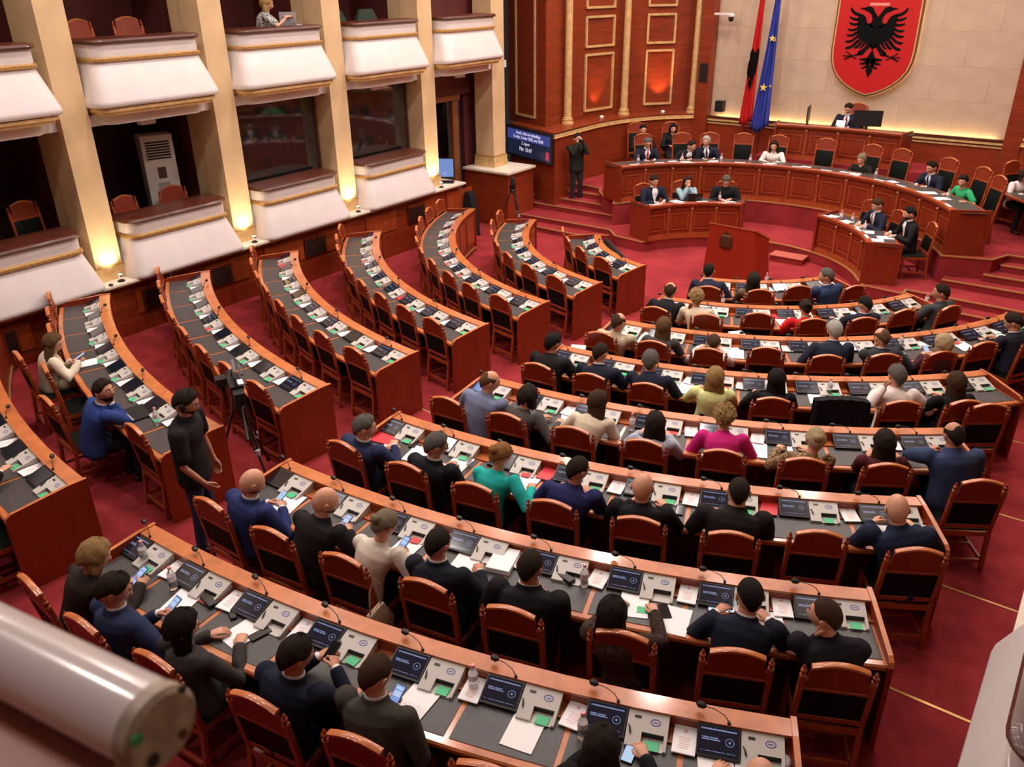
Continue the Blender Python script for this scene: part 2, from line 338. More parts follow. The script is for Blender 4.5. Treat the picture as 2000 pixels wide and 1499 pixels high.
# tinted windows closing two lower boxes
for q, (y0, y1) in enumerate(((9.14, 11.22), (11.71, 13.79))):
    wn = MB().box(-6.96, -6.92, y0, y0+.05, 2.1, 3.62).box(-6.96, -6.92, y1-.05, y1, 2.1, 3.62).box(-6.96, -6.92, y0, y1, 3.56, 3.62).box(-6.96, -6.92, y0, y1, 2.1, 2.16).obj('window_%d' % (q+1), W_DARK, kind='structure', smooth=0)
    MB().box(-6.945, -6.935, y0+.05, y1-.05, 2.16, 3.56).obj('pane', DGLASS, wn, smooth=0)
# desk-like shelf strips inside the lower boxes
for q, y in enumerate((4.1, 6.66, 9.2, 11.8)):
    tb = thing('box_counter', 'narrow dark wooden counter behind the %s lower balcony rail' % ORD[q], 'counter', (-6.95, y+.9, 1.3), group='counters inside the lower boxes')
    MB().box(-.2, .2, -.88, .88, .82, .86).obj('counter_top', W_DARK, tb, smooth=0)
    MB().box(-.18, -.14, -.85, .85, 0, .82).obj('counter_back', W_DARK, tb, smooth=0)
# ------------------------------------------------------------------ podium alcove
def bez(p0, p1, p2, p3, n): 
    o = []
    for i in range(n+1):
        t = i/n; u = 1-t; o.append(tuple(u**3*a+3*u*u*t*b+3*u*t*t*c+t**3*d for a, b, c, d in zip(p0, p1, p2, p3)))
    return o
ALC = [(-7.3, 18.05), (-5.42, 17.33), (-5.42, 18.1)]+bez((-5.42, 18.8), (-5.42, 20.6), (-4.6, 21.8), (-3.62, 22.2), 14)
ALC2 = ALC[1:]
mirror = lambda P: [(-x, y) for x, y in reversed(P)]
SH = 2.12
UP = [(-7.7, 18.56), (-6.13, 17.97), (-6.10, 18.4)]+bez((-6.1, 18.9), (-6.05, 21.2), (-5.0, 22.4), (-3.75, 22.75), 14)
for P, side in ((ALC, 'left'), (mirror(ALC), 'right')):
    MB().path([(0, 0), (.6, 0), (.6, SH), (0, SH)], P).obj('wall_alcove_%s_lower' % side, W_WALL, kind='structure', smooth=30)
    MB().path([(-.05, SH-.10), (-.02, SH-.10), (-.02, SH-.02), (.1, SH-.02), (.1, SH-.12), (-.0, SH-.13)], P[::1]).obj('trim_cornice_%s' % side, GOLDL, kind='structure', smooth=0)
    pg = [(x, y) for x, y in ALC]+[(-3.62, 22.9), (-7.3, 22.9)]; pg = pg if side == 'left' else mirror(pg)
    MB().prism(pg, SH-.02, SH+.02).obj('trim_shelf_%s' % side, W_WALL, kind='structure', smooth=0)
    MB().path([(0, SH), (.3, SH), (.3, 9.2), (0, 9.2)], UP if side == 'left' else mirror(UP)).obj('wall_alcove_%s_upper' % side, W_WALL, kind='structure', smooth=30)
MB().box(-3.62, 3.62, 22.18, 22.34, 0, 1.98).obj('wall_front_lower', W_WALL, kind='structure', smooth=0)
MB().box(-3.62, 3.62, 22.12, 22.34, 1.98, 2.03).box(-3.62, 3.62, 22.15, 22.34, 1.90, 1.94).obj('trim_front_cornice', GOLDL, kind='structure', smooth=0)
MB().box(-3.62, 3.62, 22.12, 22.20, 2.03, 2.10).obj('trim_front_lip', W_DARK, kind='structure', smooth=0)
MB().box(-3.95, -3.6, 22.0, 22.34, 0, 9.2).box(3.6, 3.95, 22.0, 22.34, 0, 9.2).obj('wall_front_pier', W_WALL, kind='structure', smooth=0)
# cove light running behind the lip
LEDM = mat('warm_led', (1, .8, .45), .5, emit=(1, .72, .34), es=16)
ld = thing('led_strip', 'warm light strip hidden behind the wooden lip under the beige wall', 'light strip', (0, 22.24, 2.05))
MB().box(-3.4, 3.4, -.02, .02, -.01, .01).obj('light_tube', LEDM, ld, smooth=0)
# stone joints on the beige wall
wf = bpy.data.objects['wall_front']
SLB = bevel(MB().box(-.599, .599, 0, .02, -.374, .374).mesh('stone_slab', WALLC, 0), .0015)
for zz in range(9):
    for xx in range(7):
        if zz % 2 == 0 and xx == 6: continue
        link('stone_slab', SLB, wf, (-3.0+1.2*xx-(.6 if zz % 2 else 0), 22.302, 2.47+.75*zz))
# columns on the alcove shelf
def column(x, y, label):
    t = thing('column', label, 'column', (x, y, SH+.02), group='gilded columns of the podium alcove')
    MB().lathe([(.10, .16), (.092, 1.2), (.085, 6.9)], n=16).obj('shaft', GOLDL, t)
    MB().lathe([(.16, 0), (.16, .05), (.125, .06), (.145, .09), (.145, .12), (.11, .13), (.12, .155), (.105, .17)], n=16).obj('column_base', GOLDL, t)
COLS = [(-5.95, 18.72), (-5.50, 20.85), (-4.08, 22.12)]
for q, (x, y) in enumerate(COLS):
    column(x, y, 'slender gilded half column on the left alcove shelf, %s from the camera' % ORD[q]); column(-x, y, 'slender gilded half column on the right alcove shelf, %s from the camera' % ORD[q])
# gilded panel frames on the upper alcove wall, left and right
def wall_frames(pa, pb, zs, wallobj):
    a, b = Vector((*pa, 0)), Vector((*pb, 0)); u = (b-a).normalized(); nrm = Vector((u.y, -u.x, 0)); L = (b-a).length
    for z0, z1 in zs:
        mb = MB()
        for c, hx, hz in (((a+b)/2+Vector((0, 0, z0)), L/2+.02, .028), ((a+b)/2+Vector((0, 0, z1)), L/2+.02, .028)): mb.obox(c, u*hx, nrm*.025, (0, 0, hz))
        for c in (a, b): mb.obox(c+Vector((0, 0, (z0+z1)/2)), u*.028, nrm*.024, (0, 0, (z1-z0)/2))
        mb.obj('panel_frame', GOLDL, wallobj, smooth=0)
ZS = ((2.34, 3.72), (3.92, 4.62), (4.84, 6.1))
wu, wv = [o for o in bpy.data.objects if o.name.startswith('wall_alcove') and 'upper' in o.name]
for sg, wo in ((1, wu), (-1, wv)):
    F = [((-7.35, 18.42), (-6.56, 18.12), ((2.32, 7),)), ((-6.01, 19.64), (-5.79, 20.66), ZS), ((-5.30, 21.62), (-4.78, 22.18), ZS)]
    for pa, pb, zs in F:
        if sg < 0: pa, pb = (-pb[0], pb[1]), (-pa[0], pa[1])
        wall_frames(pa, pb, zs, wo)
# small uplights standing on the shelf
for q, (x, y, tx, ty) in enumerate(((-5.66, 19.95, -6.05, 20.15), (-4.72, 21.65, -5.04, 21.95))):
    for sg in (-1, 1):
        t = thing('shelf_uplight', 'small round white uplight on the %s alcove shelf, %s from the hall' % ('left' if sg > 0 else 'right', ORD[q]), 'lamp', (sg*x, y, SH+.02))
        MB().lathe([(.05, 0), (.06, .02), (.06, .05), (.045, .06)], n=12).obj('housing', WHITE, t); MB().lathe([(.03, .06), (.03, .064)], n=12).obj('lens', mat('lamp_lens', (1, .6, .3), emit=(1, .6, .3), es=12), t)
        spot('shelf_spot', (sg*x, y, SH+.12), (sg*tx, ty, SH+1.1), 110 if q else 45, 60, (1, .45, .16))

# ------------------------------------------------------------------ podium platforms, stairs
DC = (0.05, 15.2)
def arc(r, a0, a1, n, c=DC): return [pol(r, a0+(a1-a0)*i/n, c) for i in range(n+1)]
def plat(poly, z0, z1, edge=None, name='floor'):
    MB().prism(poly, z0, z1).obj(name, CARPET, kind='structure', smooth=0)
    if edge: MB().path([(-.015, z1-.018), (.03, z1-.018), (.03, z1+.006), (-.015, z1+.006)], edge).obj('trim_step', BRASS, kind='structure', smooth=0)
A_, B_, C_ = .236, .76, 1.41
eA = [(-6.4, 16.62), (-3.4, 16.62), (-3.05, 16.25), (-2.30, 16.14)]+arc(2.50, 157, 21, 28)[1:-1]+[(2.50, 15.95), (3.26, 15.87), (3.25, 16.13), (6.45, 16.0)]
plat([(x, y) for x, y in reversed(eA)]+[(-6.4, 22.2), (6.45, 22.2)], 0, A_, eA)
eS = [(-6.4, 16.30), (-4.0, 16.18), (-3.2, 16.5)]
plat([(-6.4, 16.30), (-4.0, 16.18), (-3.3, 16.6), (-6.4, 16.8)], 0, .118, [(-6.4, 16.30), (-4.0, 16.18), (-3.3, 16.6)])
plat([(3.4, 16.2), (4.0, 15.74), (6.45, 15.6), (6.45, 16.2)], 0, .118, [(3.4, 16.1), (4.0, 15.74), (6.45, 15.6)])
eB = [(-6.4, 18.22), (-5.0, 18.22), (-4.58, 18.14), (-4.42, 17.84), (-4.12, 17.50), (-3.70, 17.36), (-3.52, 16.95)]+arc(3.93, 153, 27, 30)[1:-1]+[(3.60, 16.90), (4.42, 17.15), (4.62, 17.62), (6.45, 17.62)]
plat([(x, y) for x, y in reversed(eB)]+[(-6.4, 22.2), (6.45, 22.2)], A_, B_, eB)
for n, (yl, yr, xr) in enumerate(((17.33, 16.70, 3.72), (17.63, 17.0, 4.34), (17.98, 17.33, 4.55))):
    z = (.367, .498, .629)[n]
    xl = (-3.6, -4.15, -4.5)[n]
    plat([(-6.4, yl), (xl, yl), (xl, 18.3), (-6.4, 18.3)], A_, z, [(-6.4, yl), (xl, yl)])
    plat([(xr, yr), (6.45, yr), (6.45, 17.7), (xr, 17.7)], A_, z, [(xr, yr), (6.45, yr)])
plat([(-1.75, 21.0), (2.35, 21.0), (2.35, 22.2), (-1.75, 22.2)], B_, C_)
# little carpeted step by the lectern
st = thing('carpeted_step', 'small red carpeted wooden step behind the lectern', 'step', (.62, 17.3, 0))
MB().box(-.35, .35, -.16, .2, 0, .12).obj('step_body', CARPET, st, smooth=0); MB().box(-.36, .36, -.18, .2, .12, .14).obj('tread', mat('step_top', (.42, .10, .07), .6), st, smooth=0)

# ------------------------------------------------------------------ panelled podium desks
KNOB = mat('pale_knob', (.75, .62, .45), .3, metal=.3)
def podium_desk(name, label, c, r, a0, a1, zf, h, depth, npan, ends=(1, 1), inset=.06):
    t = thing(name, label, 'desk', (0, 0, 0)); n = max(6, int(abs(a1-a0)/3)); zt = zf+h
    MB().sweep([(r+inset, zf), (r+inset+.04, zf), (r+inset+.04, zt-.06), (r+inset, zt-.06)], c, a0, a1, n).obj('front_panel', W_SHADED, t)
    MB().sweep([(r-.01, zt-.06), (r+.10, zt-.06), (r+.10, zt), (r, zt), (r-.015, zt-.02)], c, a0, a1, n).obj('top_rail', W_MID, t)
    MB().sweep([(r+.02, zt-.10), (r+.08, zt-.10), (r+.08, zt-.06), (r+.005, zt-.06)], c, a0, a1, n).obj('moulding', W_MID, t)
    MB().sweep([(r+.02, zf), (r+.10, zf), (r+.10, zf+.10), (r+.03, zf+.10)], c, a0, a1, n).obj('plinth', W_MID, t)
    MB().sweep([(r+.10, zt-.085), (r+depth, zt-.085), (r+depth, zt-.05), (r+.10, zt-.05)], c, a0, a1, n).obj('desktop', W_MID, t)
    MB().sweep([(r+.17, zt-.05), (r+depth-.06, zt-.05), (r+depth-.06, zt-.045), (r+.17, zt-.045)], c, a0+.8, a1-.8, n).obj('leather_top', LEATH, t)
    for a, e in ((a0, ends[0]), (a1, ends[1])):
        if not e: continue
        ca, sa = math.cos(R_(a)), math.sin(R_(a)); u = Vector((ca, sa, 0)); v = Vector((-sa, ca, 0))
        MB().obox(Vector((c[0], c[1], zf+h/2))+u*(r+.01+depth/2), u*(depth/2+.02), v*.022, (0, 0, h/2+.004)).obj('side_panel', W_SHADED, t, smooth=0)
    st = (a1-a0)/npan
    for q in range(npan+1):
        a = a0+st*q; ca, sa = math.cos(R_(a)), math.sin(R_(a)); u = Vector((ca, sa, 0)); v = Vector((-sa, ca, 0)); o = Vector((c[0], c[1], 0))
        if 0 < q < npan: MB().obox(o+u*(r+inset-.012)+Vector((0, 0, zf+h/2)), u*.018, v*.035, (0, 0, h/2-.08)).obj('pilaster', W_MID, t, smooth=0)
        k = MB(); p = o+u*(r+inset-.05)+Vector((0, 0, zt-.14)); k.tube([p+u*.03, p, p-u*.012], [.014, .016, .008], 8); k.obj('knob', KNOB, t)
        if q == npan: break
        s0, s1 = a+st*.16, a+st*.84
        for z0, z1 in ((zf+.18, zt-.24),):
            fr = MB()
            fr.sweep([(r+inset-.014, z0), (r+inset+.002, z0), (r+inset+.002, z0+.03), (r+inset-.014, z0+.03)], c, s0, s1, 3).sweep([(r+inset-.014, z1-.03), (r+inset+.002, z1-.03), (r+inset+.002, z1), (r+inset-.014, z1)], c, s0, s1, 3)
            d = math.degrees(.03/r)
            fr.sweep([(r+inset-.014, z0), (r+inset+.002, z0), (r+inset+.002, z1), (r+inset-.014, z1)], c, s0, s0+d, 1).sweep([(r+inset-.014, z0), (r+inset+.002, z0), (r+inset+.002, z1), (r+inset-.014, z1)], c, s1-d, s1, 1)
            fr.obj('panel_moulding', W_MID, t, smooth=0)
            MB().sweep([(r+inset-.010, z0+.06), (r+inset+.002, z0+.06), (r+inset+.002, z1-.06), (r+inset-.010, z1-.06)], c, s0+1.6*d, s1-1.6*d, 2).obj('raised_panel', W_SHADED, t, smooth=0)
        MB().sweep([(r+inset-.010, zt-.20), (r+inset+.002, zt-.20), (r+inset+.002, zt-.12), (r+inset-.010, zt-.12)], c, s0, s1, 2).obj('frieze_panel', W_SHADED, t, smooth=0)
    return t
podium_desk('presidium_desk', 'long curved panelled wooden desk on the upper podium level', DC, 3.95, 151.5, 26.5, B_, .85, .68, 13)
podium_desk('clerk_desk', 'short curved panelled desk on the left of the lower podium', DC, 2.45, 156, 106, A_, .80, .60, 4)
podium_desk('clerk_desk', 'short curved panelled desk on the right of the lower podium', DC, 2.52, 67, 19, A_, .80, .60, 4)
# speaker's desk: shallow curve, ends turned back
podium_desk('speaker_desk', 'raised panelled speaker desk below the red shield', (.3, 13.9), 7.25, 102.6, 79.2, C_-.02, .84, .50, 4)
podium_desk('side_desk', 'plain wooden side desk at the far right of the podium', (9.0, 22.6), 5.35, 208, 229, B_, .85, .62, 3)

# ------------------------------------------------------------------ lectern
lt = thing('lectern', 'tall tapering red wooden lectern with a carved emblem on its back', 'lectern', (.10, 15.25, 0), R_(-5))
MB().loft([[(-.56, 0, 0), (.62, 0, 0), (.60, .62, 0), (-.54, .62, 0)], [(-.47, 0, 1.14), (.47, 0, 1.14), (.55, .50, .90), (-.50, .50, .90)]]).obj('lectern_body', mat('red_lectern_wood', (.30, .022, .006), .42, coat=.12, wood=.15, stretch=(4, 4, 1)), lt, smooth=0)
MB().loft([[(-.49, -.015, 1.142), (.49, -.015, 1.142), (.56, .52, .885), (-.52, .52, .885)], [(-.49, -.015, 1.165), (.49, -.015, 1.165), (.56, .52, .908), (-.52, .52, .908)]]).obj('lectern_top', W_LIT, lt, smooth=0)
em = MB(); EM = mat('dark_bronze', (.10, .045, .02), .5, metal=.5)
em.lathe([(.02, -.16), (.12, -.10), (.135, .0), (.12, .10), (.06, .13)], n=16)
for k in range(5): em.tube([(.0, 0, .05-.05*k), (.10, -.02, .08-.05*k), (.14, -.01, .05-.05*k)], [.02, .015, .006], 6).tube([(.0, 0, .05-.05*k), (-.10, -.02, .08-.05*k), (-.14, -.01, .05-.05*k)], [.02, .015, .006], 6)
em.tube([(0, 0, .1), (.03, -.01, .19), (.08, -.02, .17)], [.02, .02, .006], 6).tube([(0, 0, .1), (-.03, -.01, .19), (-.08, -.02, .17)], [.02, .02, .006], 6)
eo = em.obj('carved_emblem', EM, lt); eo.location = (-.10, -.015, .84); eo.scale = (1, .18, 1)
# ------------------------------------------------------------------ member benches
PADM, BENCH = {}, {}
CONS = MB()   # console wedge: x along arc, y outward from podium (towards sitter), z up; origin at the podium-side bottom
def wedge(mb, x0, x1, y0, y1, zt0, zt1, mi=0):     # sloping top from (y0,zt0) to (y1,zt1)
    return mb.add([(x0, y0, 0), (x1, y0, 0), (x1, y1, 0), (x0, y1, 0), (x0, y0, zt0), (x1, y0, zt0), (x1, y1, zt1), (x0, y1, zt1)], [(0, 3, 2, 1), (4, 5, 6, 7), (0, 1, 5, 4), (1, 2, 6, 5), (2, 3, 7, 6), (3, 0, 4, 7)], mi)
ZT = lambda y: .086-.27*y
wedge(CONS, -.125, .125, 0, .13, ZT(0), ZT(.13)); wedge(CONS, -.125, -.03, .13, .225, ZT(.13), ZT(.225)); wedge(CONS, .105, .125, .13, .225, ZT(.13), ZT(.225)); wedge(CONS, -.03, .105, .13, .225, .012, .012)
def mx(mb): mb.v = [(-a, b, c) for a, b, c in mb.v]; return mb
CONSM = mx(CONS).mesh('console', GREYP, 0)
SLOTM = mx(MB().add([(-.03, .1305, .014), (.105, .1305, .014), (.105, .1305, ZT(.13)-.002), (-.03, .1305, ZT(.13)-.002), (-.03, .134, .014), (.105, .134, .014), (.105, .134, ZT(.13)-.004), (-.03, .134, ZT(.13)-.004)], [(0, 1, 2, 3), (4, 7, 6, 5), (0, 4, 5, 1), (1, 5, 6, 2), (2, 6, 7, 3), (3, 7, 4, 0)])).mesh('card_slot', BLACK, 0)
def onslope(x, y, h=.001): return (x, y, ZT(y)+h)
SOCK = mx(MB().add([onslope(-.085, .035), onslope(-.045, .035), onslope(-.045, .05), onslope(-.085, .05), onslope(-.085, .035, .004), onslope(-.045, .035, .004), onslope(-.045, .05, .004), onslope(-.085, .05, .004)], [(0, 3, 2, 1), (4, 5, 6, 7), (0, 1, 5, 4), (1, 2, 6, 5), (2, 3, 7, 6), (3, 0, 4, 7)])).mesh('key_socket', BLACK, 0)
rg = MB(); V = []; F = []
for k in range(20):
    a = 2*math.pi*k/20; V += [onslope(.045+.032*math.cos(a), .06+.022*math.sin(a), .0015), onslope(.045+.026*math.cos(a), .06+.017*math.sin(a), .0015)]; F.append((2*k, (2*k+2) % 40, (2*k+3) % 40, 2*k+1))
rg.add(V, F); V = [onslope(.03, .058), onslope(.06, .058), onslope(.06, .063), onslope(.03, .063)]; rg.add([(a, b, c+.001) for a, b, c in V], [(0, 1, 2, 3)])
RING = mx(rg).mesh('printed_oval', BLUEI, 0)
HANDL = mx(MB().tube([onslope(-.115, .10, .004), onslope(-.105, .125, .012), onslope(-.098, .155, .006)], [.004, .005, .006], 6)).mesh('earpiece_plug', BLACK)
scr = MB(); wedge(scr, -.128, .128, 0, .185, .090, .026); SCRN = scr.mesh('touch_screen', BLACK, 0)
def disp_mesh(mt):   # flat display lying just over the casing; Generated x across, y up the screen
    y0, y1 = .010, .172; z = lambda y: .090-.064*y/.185+.0015
    me = bpy.data.meshes.new('display'); me.from_pydata([(-a, -b, c) for a, b, c in ((-.118, y0, z(y0)), (.118, y0, z(y0)), (.118, y1, z(y1)), (-.118, y1, z(y1)))], [], [(0, 1, 2, 3)]); me.materials.append(mt); return me
DISP = {k: disp_mesh(v) for k, v in dict(s=SCR, o=SCRO, b=SCRB).items()}
mic = MB().tube([(0, 0, 0), (0, 0, .02)], [.012, .010], 8).tube([(0, 0, .015), (.03, -.015, .05), (.09, -.04, .062), (.15, -.06, .055)], .0032, 6)
MICM = (mic).mesh('microphone', BLACK); MICH = (MB().tube([(.14, -.056, .056), (.155, -.062, .054), (.185, -.074, .050), (.20, -.08, .047)], [.008, .021, .022, .008], 8)).mesh('foam_head', BLACK)
def bench(S, k):
    a0, a1 = (THL if S == 'L' else THC)[k-1]; n = (NL if S == 'L' else NC)[k-1]; r = R0[k-1]; z = fl(k); seg = max(10, int((a1-a0)/2))
    t = thing('curved_bench_desk', 'long curved wooden bench desk with leather pads, %s, %s block' % (ROWN[k-1], 'left' if S == 'L' else 'right'), 'desk')
    T = .85; zz = z+T; sw = lambda prof, m_=None: MB().sweep(prof, C0, a0, a1, seg)
    sw([(r, zz-.03), (r+.13, zz-.03), (r+.14, zz-.02), (r+.14, zz), (r+.004, zz), (r-.004, zz-.012)]).obj('top_shelf', W_LIT, t)
    sw([(r+.015, z), (r+.045, z), (r+.045, zz-.03), (r+.015, zz-.03)]).obj('front_panel', W_SHADED, t)
    sw([(r+.118, z+.745), (r+.133, z+.745), (r+.133, zz-.03), (r+.118, zz-.03)]).obj('inner_riser', W_MID, t)
    sw([(r+.045, z+.705), (r+.66, z+.705), (r+.66, z+.745), (r+.045, z+.745)]).obj('desktop', W_LIT, t)
    sw([(r+.66, z+.700), (r+.695, z+.700), (r+.702, z+.715), (r+.702, z+.738), (r+.69, z+.75), (r+.655, z+.75)]).obj('front_edge', W_LIT, t)
    sw([(r+.258, z+.745), (r+.272, z+.745), (r+.272, z+.762), (r+.258, z+.762)]).obj('console_lip', W_MID, t)
    # podium-side raised panels
    st = (a1-a0)/n
    for q in range(n):
        s0, s1 = a0+st*(q+.14), a0+st*(q+.86)
        if k >= 5: MB().sweep([(r+.003, z+.14), (r+.016, z+.14), (r+.016, z+.70), (r+.003, z+.70)], C0, s0, s1, 2).obj('front_raised_panel', W_MID, t, smooth=0)
    for a, sg in ((a0, 1), (a1, -1)):            # end panels with a sloping chamfered top
        ca, sa = math.cos(R_(a)), math.sin(R_(a)); v = Vector((-sa, ca, 0))*sg
        P = [(r-.012, z), (r+.715, z), (r+.715, z+.745), (r+.70, z+.785), (r+.655, z+.812), (r+.14, zz+.008), (r-.012, zz+.008)]
        rings = [[(C0[0]+rr*ca+v.x*o, C0[1]+rr*sa+v.y*o, h) for rr, h in P] for o in (-.002, .034)]
        me = MB().loft(rings).mesh('side_panel', [W_SHADED, W_LIT], 0)
        for f in me.polygons:
            if f.normal.z > .25 or (f.center.z > z+.76 and f.normal.z > .05): f.material_index = 1  # upward faces get the wood copy with top light put into its colour
        link('side_panel', me, t)
    for i in range(n):
        ac, stp = cell(S, k, i); asx = ac-math.degrees(.13/(r+.2)); hw = stp/2
        lo, hi = asx-hw+math.degrees(.018/r), asx+hw-math.degrees(.018/r)
        lo = max(lo, a0+math.degrees(.045/r)); hi = min(hi, a1-math.degrees(.045/r))
        if i == n-1: hi = a1-math.degrees(.05/r)
        MB().sweep([(r+.285, z+.745), (r+.635, z+.745), (r+.635, z+.750), (r+.285, z+.750)], C0, lo, hi, 3).obj('leather_pad', LEATH, t, smooth=0)
        # console and screen: local y points away from the podium
        for kind in ('console', 'touch_screen'):
            a = ac if kind == 'console' else ac-math.degrees(.258/(r+.2))
            x, y = pol(r+(.136 if kind == 'console' else .142), a); rz = R_(a-90)
            if kind == 'console':
                c = link('console', CONSM, t, (x, y, z+.746), rz)
                link('card_slot', SLOTM, c); link('key_socket', SOCK, c); link('printed_oval', RING, c); link('earpiece_plug', HANDL, c)
            else:
                c = link('touch_screen', SCRN, t, (x, y, z+.75), rz)
                code = SCRC.get((S, k), 's'*12)[i] if i < len(SCRC.get((S, k), 's'*12)) else 's'
                link('display', DISP[code], c, None, math.pi)
        if S == 'C' or i % 2:
            x, y = pol(r+.125, ac-math.degrees(.20/(r+.1)))
            m_ = link('microphone', MICM, t, (x, y, zz-.002), R_(ac-90)); link('foam_head', MICH, m_)
    return t
SCRC = {('L', 1): 'oooooooo', ('L', 2): 'oooooooo', ('L', 3): 'ooosooos', ('L', 4): 'oosossos', ('C', 2): 'osssbsssss'.replace('b', 's'), ('C', 4): 'bsssssss', ('C', 5): 'ssssssssss'}
SCRC[('C', 2)] = 'osssssss'; SCRC[('C', 2)] = 'osssssss'
for k in range(1, 9): bench('L', k); bench('C', k)
# blank lit tablets

# ------------------------------------------------------------------ chairs
def chair_parts(H=1.03, tall=0, tuft=False):
    """facing +Y, origin on the floor under the seat centre; H = height of the back posts"""
    P = []
    lean = lambda z: -.215-.085*max(0, z-.45)/.58
    for s in (-1, 1):
        mb = MB(); x = s*.222
        for z0, z1 in ((0, .45), (.45, .80), (.80, H-.10)):
            y0 = -.225+.03*(1-z0/.45) * -1 if z0 < .45 else lean(z0); y1 = lean(z1)
            y0 = -.255 if z0 == 0 else lean(z0)
            mb.loft([[(x-.019, y0-.02, z0), (x+.019, y0-.02, z0), (x+.019, y0+.02, z0), (x-.019, y0+.02, z0)], [(x-.019, y1-.02, z1), (x+.019, y1-.02, z1), (x+.019, y1+.02, z1), (x-.019, y1+.02, z1)]])
        P.append(('back_post', bevel(mb.mesh('back_post', W_MID), .004)))
        f = MB(); yt = lean(H-.1)
        f.lathe([(.020, -.02), (.023, -.008), (.013, .0), (.013, .006), (.023, .024), (.021, .040), (.010, .050), (.014, .060), (.009, .074), (.002, .084)], (x, yt-.003, H-.10), 10)
        P.append(('turned_finial', f.mesh('turned_finial', W_MID)))
    for s in (-1, 1):
        mb = MB(); x = s*.195; mb.loft([[(x-.02, .19, .0), (x+.02, .19, .0), (x+.02, .225, .0), (x-.02, .225, .0)], [(x-.021, .19, .43), (x+.021, .19, .43), (x+.021, .23, .43), (x-.021, .23, .43)]])
        P.append(('front_leg', bevel(mb.mesh('front_leg', W_MID), .004)))
    # crest: panel with slanting shoulders and arched cap
    zb = H-.235; zt = H+.005; y = lambda z: lean(z)
    prof = [(-.204, zb), (-.204, zb+.075), (-.186, zb+.10), (-.172, zt-.03)]
    xs = [-.180+.36*i/10 for i in range(11)]
    top = [(x_, zt-.03+.045*math.cos(x_/.180*math.pi/2)) for x_ in xs]
    outline = prof[:3]+top+[(-a, b) for a, b in reversed(prof[:3])]
    mb = MB().loft([[(a, y(b)-.013, b) for a, b in outline], [(a, y(b)+.011, b) for a, b in outline]])
    P.append(('crest_panel', mb.mesh('crest_panel', W_SHADED, 30)))
    cap = MB(); R2 = [[(a, y(b)-.022, b-.006), (a, y(b)+.020, b-.006), (a, y(b)+.022, b+.012), (a, y(b)+.0, b+.022), (a, y(b)-.024, b+.012)] for a, b in top]
    cap.loft(R2); P.append(('crest_cap', cap.mesh('crest_cap', W_LIT, 50)))
    for z0, z1 in ((zb-.012, zb+.016), (.475, .525)):
        mb = MB(); mb.loft([[(-.207, y(z0)-.018, z0), (.207, y(z0)-.018, z0), (.207, y(z0)+.018, z0), (-.207, y(z0)+.018, z0)], [(-.207, y(z1)-.018, z1), (.207, y(z1)-.018, z1), (.207, y(z1)+.018, z1), (-.207, y(z1)+.018, z1)]])
        P.append(('back_rail', bevel(mb.mesh('back_rail', W_MID), .004)))
    z0, z1 = .525, zb-.012; bk = MB(); N = 6
    rings = []
    for yo, ins in ((-.010, 0), (-.012, 0), (.010, 0), (.020, .02)):
        rings.append([(-.203+ins, y(z0+ins)+yo, z0+ins), (.203-ins, y(z0+ins)+yo, z0+ins), (.203-ins, y(z1-ins)+yo, z1-ins), (-.203+ins, y(z1-ins)+yo, z1-ins)])
    bk.loft(rings)
    if tuft:
        for a in (-.09, 0, .09):
            for q in range(4):
                zz = z0+.05+q*(z1-z0-.1)/3; bk.tube([(a+(.045 if q % 2 else 0), y(zz)+.018, zz), (a+(.045 if q % 2 else 0), y(zz)+.027, zz)], [.011, .005], 6)
    P.append(('back_cushion', bk.mesh('back_cushion', BLEATH, 30)))
    fr = MB().box(-.215, .215, .195, .225, .385, .435).box(-.215, .215, -.235, -.205, .385, .435).box(-.215, -.185, -.21, .20, .385, .435).box(.185, .215, -.21, .20, .385, .435)
    P.append(('seat_frame', fr.mesh('seat_frame', W_MID, 0)))
    sc_ = MB().loft([[(-.2, -.2, .43), (.2, -.2, .43), (.2, .215, .43), (-.2, .215, .43)], [(-.205, -.205, .445), (.205, -.205, .445), (.205, .22, .445), (-.205, .22, .445)], [(-.17, -.17, .470), (.17, -.17, .470), (.17, .18, .470), (-.17, .18, .470)]])
    P.append(('seat_cushion', sc_.mesh('seat_cushion', BLEATH, 50)))
    for s in (-1, 1): P.append(('stretcher', MB().box(s*.2-.012, s*.2+.012, -.23, .2, .115, .145).mesh('stretcher', W_MID, 0)))
    P.append(('stretcher', MB().box(-.19, .19, -.262, -.238, .10, .135).mesh('stretcher', W_MID, 0)))
    P.append(('cross_stretcher', MB().box(-.19, .19, -.02, .01, .125, .145).mesh('cross_stretcher', W_MID, 0)))
    return P
CH = chair_parts(); CHT = chair_parts(1.25, tuft=True)
def chair(parts, x, y, z, rz, label, group):
    t = thing('armless_chair' if parts is CH else 'high_back_chair', label, 'chair', (x, y, z), rz, group)
    for nm, me in parts: link(nm, me, t)
    return t
